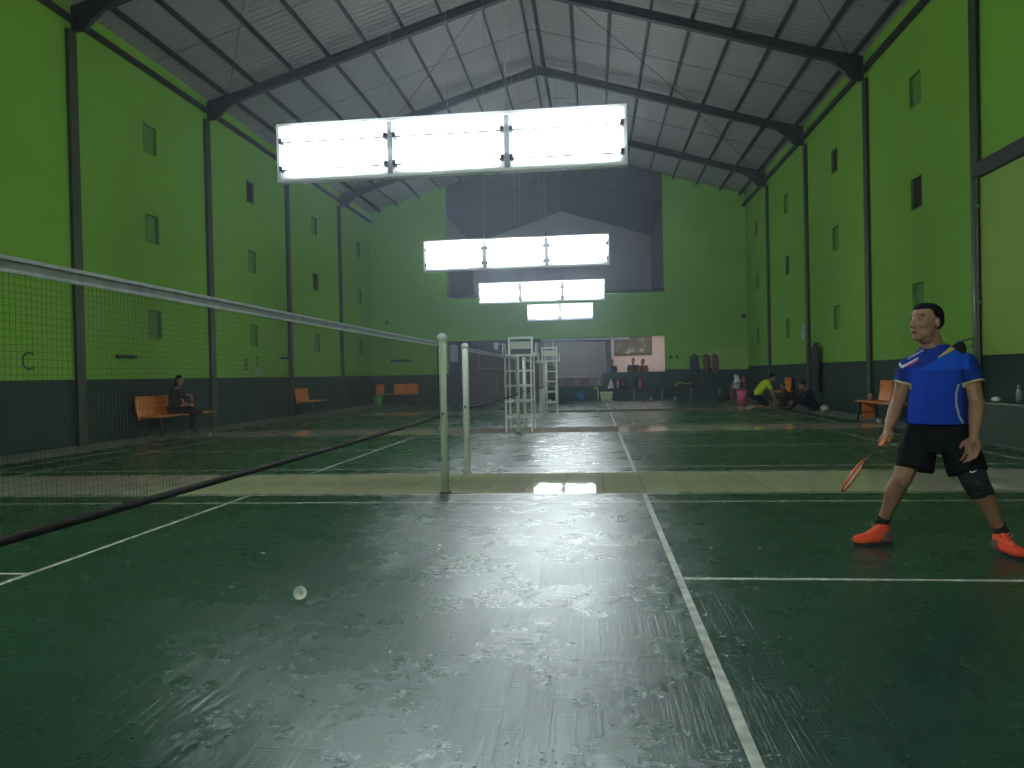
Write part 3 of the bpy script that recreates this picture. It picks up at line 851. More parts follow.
# ---------------------------------------------------------------- people
attr_mat('skin', .55, .35); attr_mat('cloth_col', .8, .1)
mat('hair', (.004, .003, .003), .8, spec=.15); mat('sock', (.01, .01, .012), .9)
SK = (.30, .155, .095)
def headrot(f, up=(0, 0, 1)):
    f = Vector(f).normalized(); up = Vector(up); s = f.cross(up).normalized(); u2 = s.cross(f)
    return Matrix((s, f, u2)).transposed()      # local x = person's right, y = forward, z = up
def head_prims(b, c, f, k=1.0, up=(0, 0, 1), fine=False):
    R = headrot(f, up); c = Vector(c)
    def e(p, r, n=14): b.ell(c+R @ (Vector(p)*k), [q*k for q in r], R, n)
    e((0, -.008, .03), (.076, .095, .088), 20); e((0, .022, -.035), (.060, .068, .078), 18)
    e((0, .052, -.085), (.036, .032, .028)); e((0, .02, -.055), (.064, .058, .050)); e((0, -.01, -.09), (.05, .06, .04))
    e((0, .095, -.022), (.014, .018, .016)); b.cap(c+R @ (Vector((0, .082, .018))*k), c+R @ (Vector((0, .102, -.02))*k), .009*k, .012*k, 8)
    e((.012, .09, -.027), (.009, .010, .008)); e((-.012, .09, -.027), (.009, .010, .008))
    for s in (-1, 1):
        e((s*.03, .073, .035), (.024, .014, .009)); e((s*.04, .055, -.022), (.022, .025, .022))
        e((s*.077, -.012, -.005), (.011, .016, .027)); 
    e((0, .085, -.052), (.022, .010, .006)); e((0, .083, -.063), (.018, .010, .007))
    return R
def hair_mesh(c, f, k=1.0, up=(0, 0, 1), style='short'):
    R = headrot(f, up); c = Vector(c); b = MB()
    def e(p, r, n=16): b.ell(c+R @ (Vector(p)*k), [q*k for q in r], R, n)
    e((0, -.022, .048), (.080, .092, .080), 20)
    e((0, -.055, .0), (.070, .055, .070))
    if style == 'long':
        e((0, -.06, -.08), (.075, .05, .12)); e((.05, -.03, -.05), (.035, .05, .11)); e((-.05, -.03, -.05), (.035, .05, .11))
    return blob(b, .009*k if style == 'short' else .014, 3)

def figure(name, loc, label, J, shirt, trousers, shoe, fdir, up=(0, 0, 1), vox=.016, style='short', skin=SK, shortsleeve=True, shorts=False, k=1.0, facing=(0, -1, 0), lower=True):
    """simpler seated or kneeling person; J = joint positions local to loc"""
    J = {a: Vector(p) for a, p in J.items()}
    r = empty('person', loc, label, 'person'); r.name = 'person'
    side = (J['shR']-J['shL']).normalized()
    b = MB()
    spine = (J['neck']-J['pelvis'])
    b.cap(J['pelvis'], J['pelvis']+spine*.9, .09, .09); b.cap(J['neck'], J['head']-Vector((0, 0, .05)), .05, .045)
    b.cap(J['shR'], J['shL'], .05, .05)
    head_prims(b, J['head'], fdir, k, up)
    for s in 'RL':
        b.cap(J['sh'+s], J['el'+s], .043, .036); b.cap(J['el'+s], J['wr'+s], .036, .025)
        hd = (J['wr'+s]-J['el'+s]).normalized(); w0 = J['wr'+s]
        b.cap(w0, w0+hd*.07, .026, .03)
        sd = hd.orthogonal().normalized()
        for q in range(4): b.cap(w0+hd*.07+sd*(-.027+.018*q), w0+hd*(.15-.01*abs(q-1.5))+sd*(-.03+.02*q), .012, .010, 6)
        b.cap(w0+hd*.03+sd*.03, w0+hd*.08+sd*.06, .012, .011, 6)
        if lower:
            b.cap(J['hip'+s], J['kn'+s], .075, .055); b.cap(J['kn'+s], J['an'+s], .052, .035); b.cap(J['an'+s], J['toe'+s], .035, .03)
    me = blob(b, vox, 4); paint(me, lambda c: solid(len(c), skin)); link('body', me, 'skin', r, True)
    # top
    b = MB(); p0_ = J['pelvis']; n = spine.normalized()
    b.loft([(p0_-n*.04, .165*k, .125*k, n, side), (p0_+spine*.35, .165*k, .125*k, n, side), (p0_+spine*.75, .185*k, .125*k, n, side), (p0_+spine*.95, .13*k, .09*k, n, side), (J['neck']+n*.01, .06, .06, n, side)], 20)
    for s in 'RL':
        e = J['el'+s] if not shortsleeve else J['sh'+s].lerp(J['el'+s], .7)
        b.ell(J['sh'+s], (.065, .065, .065)); b.tube(J['sh'+s], e, .064, .058, 14)
        if not shortsleeve: b.ell(e, (.055,)*3); b.tube(e, J['wr'+s], .055, .042, 14)
    me = blob(b, vox, 5); paint(me, lambda c: solid(len(c), shirt)); link('shirt', me, 'cloth_col', r, True)
    if lower:
        b = MB(); b.ell(J['pelvis'], (.17*k, .15*k, .13*k))
        for s in 'RL':
            b.ell(J['hip'+s], (.1, .1, .1)); 
            if shorts: b.tube(J['hip'+s], J['hip'+s].lerp(J['kn'+s], .85), .095, .085, 16)
            else: b.tube(J['hip'+s], J['kn'+s], .092, .072, 16); b.ell(J['kn'+s], (.072,)*3); b.tube(J['kn'+s], J['kn'+s].lerp(J['an'+s], .93), .07, .055, 14)
        me = blob(b, vox, 5); paint(me, lambda c: solid(len(c), trousers)); link('trousers' if not shorts else 'shorts', me, 'cloth_col', r, True)
        for s in 'RL':
            b = MB(); d_ = (J['toe'+s]-J['an'+s]).normalized()
            b.cap(J['an'+s]-d_*.03, J['toe'+s], .042, .036, 12)
            me = blob(b, vox, 3); paint(me, lambda c: solid(len(c), shoe)); link('shoe', me, 'cloth_col', r, True)
    link('hair', hair_mesh(J['head'], fdir, k*1.02, up, style), 'hair', r, True)
    return r

# the person sitting on the left bench, legs crossed, facing +X
SB = (XL+.62-.06, 8.95, 0)
figure('p', SB, 'person with long black hair in dark clothes sitting cross-legged on the left bench',
       dict(pelvis=(-.28, 0, .56), neck=(-.20, 0, 1.03), head=(-.13, .0, 1.20), shR=(-.20, -.17, .98), shL=(-.20, .17, .98),
            elR=(-.12, -.24, .74), elL=(-.10, .22, .76), wrR=(.02, -.15, .70), wrL=(.02, .15, .72),
            hipR=(-.22, -.09, .53), hipL=(-.22, .09, .53), knR=(.16, -.10, .57), knL=(.14, .07, .50), anR=(.28, .20, .44), anL=(.12, .05, .09), toeR=(.37, .27, .38), toeL=(.25, .0, .045)),
       (.03, .028, .032), (.008, .008, .01), (.05, .05, .05), (.9, -.15, -.25), style='long', shortsleeve=False, vox=.014)
q = MB(); q.loft([((0, 0, 0), .06, .10), ((0, 0, .1), .07, .12), ((0, 0, .22), .055, .09)], 18)
tag(link('handbag', blob(q, .014, 3), 'black', None, True, (SB[0]+.06, SB[1], .645)), 'black handbag on the lap of the person on the left bench', 'bag')

# kneeling person in yellow, facing +X
kp = at(766, 410, z=0)
figure('p', (kp.x, kp.y, 0), 'person in bright yellow shirt kneeling on the court edge and leaning forward',
       dict(pelvis=(-.28, 0, .42), neck=(.05, 0, .84), head=(.20, 0, .93), shR=(.02, -.17, .80), shL=(.02, .17, .80),
            elR=(.16, -.22, .50), elL=(.18, .20, .52), wrR=(.24, -.14, .26), wrL=(.26, .12, .28),
            hipR=(-.26, -.1, .38), hipL=(-.26, .1, .38), knR=(.08, -.13, .10), knL=(.08, .13, .10), anR=(-.40, -.14, .10), anL=(-.42, .14, .10), toeR=(-.50, -.14, .04), toeL=(-.52, .14, .04)),
       (.55, .68, .02), (.012, .012, .014), (.35, .35, .33), (.9, -.1, -.4), shorts=True)
# crouching person, face to -X
kp = at(806, 411, z=0)
figure('p', (kp.x, kp.y, 0), 'person in black sitting on the floor, black hair, facing the kneeling yellow shirt',
       dict(pelvis=(.20, 0, .13), neck=(.02, 0, .58), head=(-.10, -.02, .70), shR=(.05, .18, .52), shL=(.05, -.18, .52),
            elR=(-.12, .22, .34), elL=(-.12, -.24, .34), wrR=(-.34, .1, .28), wrL=(-.34, -.12, .24),
            hipR=(.18, .1, .12), hipL=(.18, -.1, .12), knR=(-.22, .14, .36), knL=(-.20, -.16, .34), anR=(-.42, .12, .07), anL=(-.44, -.12, .07), toeR=(-.54, .12, .035), toeL=(-.56, -.12, .035)),
       (.010, .010, .012), (.010, .011, .012), (.02, .02, .02), (-.85, -.3, -.2), shortsleeve=False)
kp = at(787, 408, z=0)
figure('p', (kp.x, kp.y+.3, 0), 'smaller person in brown crouching between the yellow shirt and the person in black',
       dict(pelvis=(.08, 0, .22), neck=(-.02, 0, .52), head=(-.06, -.05, .64), shR=(0, .14, .48), shL=(0, -.15, .48),
            elR=(-.12, .18, .30), elL=(-.12, -.18, .30), wrR=(-.22, .05, .18), wrL=(-.2, -.1, .16),
            hipR=(.08, .09, .2), hipL=(.08, -.09, .2), knR=(-.14, .15, .30), knL=(-.12, -.16, .30), anR=(-.02, .12, .06), anL=(-.0, -.12, .06), toeR=(-.14, .12, .035), toeL=(-.12, -.12, .035)),
       (.09, .05, .04), (.05, .03, .025), (.05, .04, .03), (-.6, -.7, -.1), k=.85)
# people sitting behind the low wall
def sitter(px, py, lab, col, fd, Y=26.6, hz=None):
    p = at(px, py, Y=Y); h = p.z
    figure('p', (p.x, Y, 0), lab,
           dict(pelvis=(0, .05, h-.68), neck=(0, .02, h-.17), head=(0, 0, h), shR=(-.18, .02, h-.22), shL=(.18, .02, h-.22),
                elR=(-.24, -.05, h-.48), elL=(.24, -.05, h-.48), wrR=(-.12, -.22, h-.52), wrL=(.12, -.22, h-.52),
                hipR=(-.09, .05, h-.70), hipL=(.09, .05, h-.70), knR=(-.13, -.36, h-.72), knL=(.13, -.36, h-.72), anR=(-.13, -.38, h-1.14), anL=(.13, -.38, h-1.14), toeR=(-.13, -.5, h-1.18), toeL=(.13, -.5, h-1.18)),
           col, (.02, .02, .03), (.03, .03, .03), fd, vox=.02)
    q = MB(); q.span((-.22, -.12, h-.86), (.22, .28, h-.80), bevel=.01)
    for sx in (-.19, .19):
        for sy in (-.08, .24): q.tube((sx, sy, 0), (sx, sy, h-.86), .018, n=8)
    tag(q.build('stool', 'black_metal', None, False, (p.x, Y, 0)), 'stool under the '+lab.split(' seated')[0], 'stool', 'stools behind the low wall')
sitter(633, 361, 'person in dark maroon top seated behind the low wall under the picture', (.10, .05, .06), (-.3, -1, -.1))
sitter(642.5, 361.5, 'person in reddish top seated rightmost behind the low wall', (.16, .07, .07), (-.8, -.5, 0), Y=27.7)
sitter(611.5, 362, 'person in black top seated behind the low wall by the pillar', (.02, .02, .03), (.3, -1, 0))

# ---------------------------------------------------------------- the player
PL = Vector((3.68, -2.30, 0)); KX = 181.0; K = 157.0
px0 = 937.0; py0 = 548.0
vdir = Vector((PL.x-CAM.x, PL.y-CAM.y, 0)).normalized(); rdir = Vector((vdir.y, -vdir.x, 0))
rz = math.atan2(rdir.y, rdir.x)
def L3(px, py, y=0.0):
    return Vector(((px-px0+.022*(py0-py))/KX, y, (py0-py)/K))
def player():
    r = empty('person', PL, 'player in blue and black sports kit with orange shoes standing astride holding a racket', 'person', None, rz)
    sR, sL = L3(907, 364, .02), L3(964, 362, .0)
    eR, eL = L3(895, 402, .02), L3(974.5, 402, -.04)
    wR, wL = L3(886.5, 427, -.10), L3(971, 432, -.19)
    hR, hL = L3(920, 425), L3(952, 425)
    kR, kL = L3(901, 477, -.10), L3(973, 478, -.10)
    aR, aL = L3(879, 525, .0), L3(998.5, 527, .02)
    nb = L3(933, 352, .03); hc = L3(924, 322, -.02)
    f = Vector((-.72, -.69, .07)); upv = Vector((-.03, 0, 1))
    b = MB()
    pel = (hR+hL)/2
    b.loft([(pel+Vector((0, 0, -.05)), .12, .09), (pel+Vector((0, 0, .05)), .135, .11), (pel+Vector((0, -.01, .2)), .13, .12), (pel+Vector((0, 0, .34)), .13, .095), (nb+Vector((0, 0, -.05)), .10, .06), (nb, .06, .055)], 24)
    b.cap(sR, sL, .045, .045); b.cap(nb-Vector((0, 0, .02)), hc+Vector((.012, .03, -.07)), .068, .066)
    b.cap(sR.lerp(nb, .5), nb+Vector((.0, .02, .05)), .045, .04); b.cap(sL.lerp(nb, .5), nb+Vector((.01, .02, .05)), .045, .04)
    kk = 1.07
    R = head_prims(b, hc, f, kk, upv, True)
    # arms
    for s, e, wv in ((sR, eR, wR), (sL, eL, wL)):
        b.cap(s, s.lerp(e, .5), .050, .050); b.cap(s.lerp(e, .5), e, .052, .042)
        b.cap(e, e.lerp(wv, .35), .044, .044); b.cap(e.lerp(wv, .35), wv, .043, .027)
    # legs
    for h, kn, an, sg in ((hR, kR, aR, -1), (hL, kL, aL, 1)):
        b.cap(h, h.lerp(kn, .5), .092, .082); b.cap(h.lerp(kn, .5), kn, .08, .06); b.ell(kn+Vector((0, -.012, .0)), (.055, .055, .06))
        c = kn.lerp(an, .33)+Vector((sg*.008, .02, 0)); b.cap(kn, c, .054, .060); b.cap(c, kn.lerp(an, .7), .058, .040); b.cap(kn.lerp(an, .7), an, .039, .036)
    # left hand, relaxed: palm, four fingers, thumb
    hd = Vector((-.10, -.05, -1)).normalized(); across = Vector((.90, -.44, 0)).normalized(); inn = hd.cross(across).normalized()
    b.cap(wL, wL+hd*.035, .026, .030)
    for q in range(4):
        base = wL+hd*(.078-.004*abs(q-1.2))+across*(-.036+.0235*q)
        b.cap(wL+hd*.02+across*(-.020+.013*q), base, .015, .0115, 8)
        ln = (.040, .045, .042, .033)[q]; curl = Vector((-.45, .0, 0))
        d1 = (hd+curl*.25).normalized(); d2 = (hd+curl*.9).normalized(); d3 = (hd+curl*1.9).normalized()
        p1 = base+d1*ln; p2 = p1+d2*ln*.68; p3 = p2+d3*ln*.5
        b.cap(base, p1, .0092, .0086, 8); b.cap(p1, p2, .0086, .0080, 8); b.cap(p2, p3, .0080, .0070, 8)
    tb0 = wL+hd*.022-across*.022; tb1 = tb0+(hd*.75-across*.7+Vector((-.4, 0, 0))).normalized()*.042; tb2 = tb1+(hd-across*.15+Vector((-.3, 0, 0))).normalized()*.034
    b.cap(tb0, tb1, .014, .012, 8); b.cap(tb1, tb2, .012, .009, 8)
    # racket: grip through the right hand
    gA = L3(890, 430, -.155)   # butt
    gB = L3(878.5, 449, -.30)
    rd = (gB-gA).normalized()
    pc = gA+rd*.055                       # centre of the grasp
    fa = (wR-eR).normalized()
    b.cap(wR, wR.lerp(pc, .45), .027, .029)
    out = (pc-wR); out = (out-rd*out.dot(rd)).normalized(); sd = rd.cross(out).normalized()
    for q in range(4):
        t = -.030+.0215*q; base = pc+rd*t-out*.036
        b.cap(wR.lerp(pc, .35)+rd*t*.5, base+sd*.01, .018, .014, 8)
        ring = [pc+rd*(t+.002*j)+(-out*math.cos(a)+sd*math.sin(a))*.0235 for j, a in enumerate((.5, 1.35, 2.2, 3.05, 3.8))]
        b.cap(base+sd*.01, ring[0], .0125, .0105, 8)
        for u_, v_ in zip(ring, ring[1:]): b.cap(u_, v_, .0100, .0094, 8)
    th = [pc+rd*.005-out*.034-sd*.008, pc+rd*.030-out*.020-sd*.018, pc+rd*.058+out*.000-sd*.022]
    b.cap(th[0], th[1], .0135, .012, 8); b.cap(th[1], th[2], .012, .0095, 8)
    me = blob(b, .0045, 3)
    Rt = np.array(R.transposed()); hcn = np.array(hc)
    def col(c):
        o = solid(len(c), SK)
        l = (c-hcn) @ Rt.T / kk
        m_ = (np.abs(l[:, 0]) < .019) & (l[:, 1] > .06) & (np.abs(l[:, 2]+.058) < .007); o[m_, :3] = (.13, .045, .035)
        m_ = (np.abs(np.abs(l[:, 0])-.031) < .022) & (l[:, 1] > .05) & (np.abs(l[:, 2]-.040) < .0045); o[m_, :3] = (.07, .035, .025)
        m_ = np.linalg.norm(c-np.array(kL), axis=1) < .10; o[m_, :3] = (.012, .011, .012)
        return o
    paint(me, col); link('body', me, 'skin', r, True)
    for s in (-1, 1):
        e = hc+R @ (Vector((s*.031, .074, .020))*kk)
        q = MB(); q.ell(e, (.0125*kk, .009*kk, .0065*kk), R, 12); o = q.build('eye', mat('eye_white', (.30, .26, .24), .3), r, True)
        q = MB(); q.ell(e+R @ Vector((-.001, .0065, 0)), (.0055, .004, .0055), R, 10); q.build('iris', 'black', o, True)
    # hair cap
    q = MB()
    def e_(p, rr): q.ell(hc+R @ (Vector(p)*kk), [v*kk for v in rr], R, 22)
    e_((0, -.017, .038), (.0780, .089, .084)); e_((0, -.046, .012), (.068, .058, .060)); e_((0, .010, .083), (.058, .066, .037))
    link('hair', blob(q, .007, 3), 'hair', r, True)
    # shirt
    zc = pel.z
    b = MB()
    yh = Vector((0, 0, 0))
    def rg(px, py, rx, ry, y=0): return (L3(px, py, y), rx, ry)
    b.loft([rg(936, 422.5, .186, .160, -.01), rg(936, 412, .180, .158, -.01), rg(936, 400, .168, .155, -.015), rg(936, 385, .160, .145, -.01), rg(936, 372, .166, .130, 0),
            rg(936, 363, .178, .112, .01), rg(935.5, 356, .160, .095, .02), rg(934.5, 350, .115, .082, .03), rg(933.5, 344, .072, .066, .03)], 36)
    for s, e, ce, ra, dr in ((sR, eR, L3(900.5, 383, .01), .062, 1), (sL, eL, L3(971, 383, -.02), .066, -1)):
        b.ell(s, (.062, .064, .058), n=18); ax_ = (ce-s).normalized()
        b.tube(s, ce, .062, ra, 22)
    # collar
    b.path([nb+Vector((.078*math.cos(a), .068*math.sin(a)+.0, .035+.022*math.sin(a))) for a in [2*PI*i/20 for i in range(20)]], .012, 8, closed=True)
    me = blob(b, .006, 4)
    nbn = np.array(nb)
    def X_(px, py): v = L3(px, py); return v.x, v.z
    def seg(c, a, b_, w0, w1, front=True):
        ax_, az = X_(*a); bx, bz = X_(*b_); d0 = np.array([bx-ax_, bz-az]); l2 = d0 @ d0
        t = ((c[:, 0]-ax_)*d0[0]+(c[:, 2]-az)*d0[1])/l2
        dist = np.abs((c[:, 0]-ax_)*d0[1]-(c[:, 2]-az)*d0[0])/math.sqrt(l2)
        return (t >= 0) & (t <= 1) & (dist < (w0+(w1-w0)*t)/K) & (c[:, 1] < .03)
    def scol(c):
        o = solid(len(c), (.008, .028, .20))
        front = c[:, 1] < .02
        x = c[:, 0]; z = c[:, 2]
        # brighter mid-blue chest and body panels
        zz = X_(0, 371)[1]; xa = X_(906, 370)[0]; xb = X_(961, 370)[0]
        o[(x > xa) & (x < xb-.01) & (z < X_(0, 366)[1]) & front, :3] = (.009, .045, .36)
        top = (z > X_(0, 369)[1]+(.25*(xb-x)*0)) & (z < X_(0, 345)[1]-(xb-x)*.62) & (x < xb+.03) & (x > xa+.02) & front
        o[top, :3] = (.010, .075, .50)
        # yellow flash on the shoulder, thin stripes, bird-like mark
        o[seg(c, (958, 343), (936, 357), 3.2, .3), :3] = (.62, .45, .12)
        o[seg(c, (921, 349), (905, 357.5), .8, .4), :3] = (.42, .42, .40)
        o[seg(c, (916, 357), (899.5, 365.5), .4, 1.2), :3] = (.62, .60, .66)
        o[seg(c, (896.5, 361.5), (899.5, 366), .9, 1.0), :3] = (.62, .60, .66)
        o[seg(c, (917, 358.5), (904, 365.5), .8, .5), :3] = (.50, .05, .12)
        # collar edge
        d = np.sqrt((x-nbn[0])**2+(c[:, 1]-nbn[1])**2)
        # side piping
        for a, b_ in (((956.5, 383), (954, 392)), ((954, 392), (954, 402)), ((954, 402), (957, 414)), ((957, 414), (961, 421))): o[seg(c, a, b_, .8, .8), :3] = (.4, .45, .4)
        # cuffs
        for s, ce in ((sR, L3(900.5, 383, .01)), (sL, L3(971, 383, -.02))):
            a = np.array(s); n_ = np.array(ce)-a; ln = np.linalg.norm(n_); n_ = n_/ln
            t = (c-a) @ n_; rr = np.linalg.norm((c-a)-np.outer(t, n_), axis=1)
            o[(t > ln-.012) & (rr < .095) & (rr > .03) & (t < ln+.02) & (np.abs(x) > .12), :3] = (.60, .52, .22)
        return o
    paint(me, scol); sh = link('shirt', me, 'cloth_col', r, True)
    q = MB(); q.path([nb+Vector((-.005+.074*math.cos(a), -.004+.066*math.sin(a), .020+.026*math.sin(a))) for a in [PI+PI*i/14 for i in range(15)]], .0045, 6)
    q.build('collar_trim', mat('gold_trim', (.5, .45, .3), .7), sh, True)
    # shorts
    b = MB()
    b.loft([(L3(936, 416, -.005), .140, .120), (L3(936, 424, -.005), .163, .138), (L3(936, 440, -.01), .172, .145), (L3(936, 450, -.02), .16, .135)], 32)
    hemR, hemL = L3(912.5, 468.5, -.07), L3(966, 470, -.07)
    for h, he, nx in ((hR, hemR, -.35), (hL, hemL, .35)):
        ax_ = (h-he).normalized()
        b.loft([(he, .114, .112, ax_), (he.lerp(h, .35), .112, .12, ax_), (he.lerp(h, .8), .098, .125, ax_), (h+Vector((0, 0, .04)), .075, .10, ax_)], 26)
    me = blob(b, .008, 3); paint(me, lambda c: solid(len(c), (.006, .007, .008))); sh = link('shorts', me, 'cloth_col', r, True)
    # small pale curved mark near the left hem
    y = -.205
    q = MB(); pts = [L3(967, 465, 0), L3(969, 466.4, 0), L3(974, 464.6, 0), L3(969.3, 467.6, 0), L3(967.3, 467, 0)]
    q.prism([Vector((p.x, -.192, p.z)) for p in pts], (0, .03, 0)); q.build('printed_mark', mat('mark_white', (.6, .6, .6), .7), sh)
    # knee sleeve
    b = MB(); up_ = kL.lerp(hL, .25); dn = kL.lerp(aL, .30)
    ax_ = (up_-kL).normalized()
    b.loft([(dn+Vector((.002, .005, 0)), .070, .070, ax_), (kL.lerp(dn, .4), .073, .076, ax_), (kL+Vector((0, -.006, 0)), .076, .080, ax_), (up_, .084, .086, ax_)], 22)
    link('knee_sleeve', blob(b, .007, 2), 'sock', r, True)
    # socks and shoes
    for an, dirv, kn in ((aR, Vector((-.80, -.60, 0)).normalized(), kR), (aL, Vector((.52, -.85, 0)).normalized(), kL)):
        b = MB(); t = (kn-an).normalized(); b.tube(an-t*.03, an+t*.045, .043, .044, 18); b.build('sock', 'sock', r, True)
        g = Vector((an.x, an.y, 0)) + dirv*.055; sd = Vector((-dirv.y, dirv.x, 0))
        def P(f_, z): return g+dirv*f_+Vector((0, 0, z))
        b = MB()
        Rm = Matrix((sd, dirv, Vector((0, 0, 1)))).transposed()
        b.ell(P(.085, .040), (.047, .065, .036), Rm, 18); b.ell(P(.02, .045), (.040, .085, .042), Rm, 18); b.ell(P(-.075, .05), (.036, .048, .052), Rm, 18)
        b.cap(P(-.06, .06), an+Vector((0, 0, .0)), .043, .044, 14); b.cap(P(.03, .055), P(-.03, .095), .034, .036, 12)
        me = blob(b, .006, 3)
        gv = np.array(g); dv = np.array(dirv)
        def shc(c):
            o = solid(len(c), (.95, .10, .045)); t_ = (c-gv) @ dv
            o[(t_ < -.035) & (c[:, 2] < .085), :3] = (.25, .12, .16)
            return o
        paint(me, shc); s_o = link('shoe', me, 'cloth_col', r, True)
        pts = []
        for i in range(28):
            a = 2*PI*i/28; yy = math.cos(a)*.140+.012; xx = math.sin(a)*(.046 if yy > 0 else .038); pts.append(g+dirv*yy+sd*xx+Vector((0, 0, .001)))
        q = MB(); q.prism(pts, (0, 0, .02)); q.build('sole', 'dark_sole', s_o)
        q = MB()
        for i in range(4):
            f_ = .065-.022*i; z_ = .078+.008*i; q.tube(P(f_, z_)-sd*.022, P(f_-.008, z_+.002)+sd*.022, .003, n=6)
        lp = P(-.01, .105)
        for s2 in (-1, 1): q.path([lp, lp+sd*.02*s2+Vector((0, 0, .028)), lp+sd*.045*s2+Vector((0, 0, .018)), lp+sd*.03*s2], .003, 6)
        q.build('laces', mat('lace', (.9, .35, .25), .7), s_o, True)
    # racket, held: place with world matrix
    Mz = Matrix.Translation(PL) @ Matrix.Rotation(rz, 4, 'Z')
    hcen = L3(857, 466, 0)
    # head centre is .525 from the butt along the shaft: solve its depth
    hx = Vector((hcen.x, 0, hcen.z)); dx = hx.x-gA.x; dz_ = hx.z-gA.z
    dy = -math.sqrt(max(.0, .525**2-dx*dx-dz_*dz_)); ry = Vector((dx, dy, dz_)).normalized()
    # racket seen nearly edge-on: width axis mostly along the view
    wx = Vector((.33, -.6, .70)); wx = (wx-ry*wx.dot(ry)).normalized(); wz = wx.cross(ry)
    Ml = Matrix((wx, ry, wz)).transposed().to_4x4(); Ml.translation = gA
    return r, Mz @ Ml, rd, ry
pr, Mr, rd_, ry_ = player()
racket((0, 0, 0), Mr, 'orange racket held low in the player right hand')

# ---------------------------------------------------------------- things along the back wall
def bucket(px, py, r_, h, m_, label, name='bucket', Y=24.9, top=1.15, cat='bucket'):
    p = at(px, py, Y=Y); r = empty(name, (p.x, Y, 0), label, cat)
    b = MB(); n = 24
    b.loft([((0, 0, 0), r_*.85, r_*.85), ((0, 0, h), r_*top, r_*top), ((0, 0, h), r_*top*.9, r_*top*.9), ((0, 0, .02), r_*.78, r_*.78)], n)
    b.build('bucket_body', m_, r, True)
    b = MB(); b.path([(r_*top*math.cos(2*PI*i/24), r_*top*math.sin(2*PI*i/24), h) for i in range(24)], .012, 6, closed=True); b.build('rim', m_, r, True)
bucket(378, 400, .15, .42, mat('bin_green', (.08, .42, .05), .5), 'bright green bin in the left back corner', 'waste_bin', 22.6, cat='bin')
bucket(580.5, 395, .15, .36, mat('bucket_blue', (.01, .16, .42), .4), 'blue bucket on the floor by the back wall', 'bucket', 25.1)
kb = at(742, 405, z=0)
bucket(742, 400, .15, .44, mat('bin_pink', (.75, .10, .22), .5), 'pink bin beside the red chair at the back', 'waste_bin', 19.5, cat='bin')
p = at(606.5, 399, Y=24.7); r = empty('storage_tub', (p.x, 24.7, 0), 'pale green rectangular tub at the end of the court line', 'tub')
b = MB(); R4 = Matrix.Identity(3)
def tubbox(b, w0, w1, d0, d1, h, z0=0):
    lo = [(-w0, -d0), (w0, -d0), (w0, d0), (-w0, d0)]; hi = [(-w1, -d1), (w1, -d1), (w1, d1), (-w1, d1)]
    A = [b.bm.verts.new((*q, z0)) for q in lo]; B = [b.bm.verts.new((*q, z0+h)) for q in hi]
    b.bm.faces.new(list(reversed(A))); b.bm.faces.new(B)
    for k in range(4): b.bm.faces.new((A[k], A[(k+1) % 4], B[(k+1) % 4], B[k]))
tubbox(b, .22, .26, .16, .19, .32); b.build('tub_body', mat('tub_green', (.42, .52, .26), .5), r)
b = MB(); b.span((-.28, -.21, .32), (.28, .21, .37), bevel=.012); b.build('lid', mat('tub_lid', (.50, .60, .34), .5), r)

# dark bench along the back wall
pa = at(603, 388, Y=25.2); pb = at(722, 388, Y=25.2)
r = empty('long_bench', (pa.x, 24.95, 0), 'long dark bench against the back wall carrying bags', 'bench')
Lb = pb.x-pa.x
MB().span((0, 0, .46), (Lb, .42, .50), bevel=.01).build('seat', mat('bench_dark', (.012, .018, .018), .5), r)
for k in range(5):
    q = MB(); x = .1+(Lb-.2)*k/4
    for yy in (.05, .37): q.span((x-.02, yy-.02, 0), (x+.02, yy+.02, .46))
    q.span((x-.015, .07, .15), (x+.015, .35, .18)); q.build('leg', mat('leg_grey', (.16, .19, .19), .5), r)
def softbag(px, py, rx, ry, h, m_, label, name='bag', Y=25.12, z=.50, shape=0):
    p = at(px, py, Y=Y)
    b = MB()
    if shape == 0: b.loft([((0, 0, 0), rx, ry), ((0, 0, h*.4), rx*1.05, ry*1.05), ((0, 0, h*.8), rx*.8, ry*.8), ((0, 0, h), rx*.4, ry*.4)], 18)
    else: b.loft([((0, 0, 0), rx, ry), ((0.01, 0, h*.5), rx*.6, ry*.7), ((-.01, 0, h), rx*.15, ry*.2)], 18)
    tag(link(name, blob(b, .018, 3), m_, None, True, (p.x, Y, z)), label, name.split('_')[-1])
softbag(611, 385, .15, .13, .42, mat('white_cloth', (.55, .58, .55), .8), 'white peaked plastic bag on the dark bench', 'plastic_bag', shape=1)
softbag(624, 384, .17, .12, .40, 'black', 'black sports bag on the dark bench beside the white bag', 'sports_bag')
softbag(618, 384, .06, .12, .40, mat('bag_red', (.5, .12, .08), .6), 'narrow orange-red pouch left of the black bag', 'pouch', Y=25.05)
softbag(637, 382, .13, .11, .42, 'black', 'black and red backpack on the dark bench', 'backpack')
softbag(640, 382, .06, .07, .36, mat('bag_red2', (.55, .06, .07), .6), 'small red pouch in front of the backpack', 'pouch', Y=24.95)
softbag(688, 386, .34, .10, .14, 'black', 'low dark racket bag at the right of the dark bench', 'racket_bag')
p = at(676, 386, Y=25.0)
b = MB(); b.path([(0, 0, .0), (.02, 0, .10), (.10, 0, .18), (.25, 0, .17), (.40, 0, .12), (.52, 0, .13), (.66, 0, .16)], [.03, .035, .03, .025, .02, .022, .012], 8)
tag(b.build('bag_strap', mat('lime', (.45, .60, .04), .6), None, True, (p.x, 24.98, .52)), 'curling lime yellow strap over the dark racket bag', 'strap')
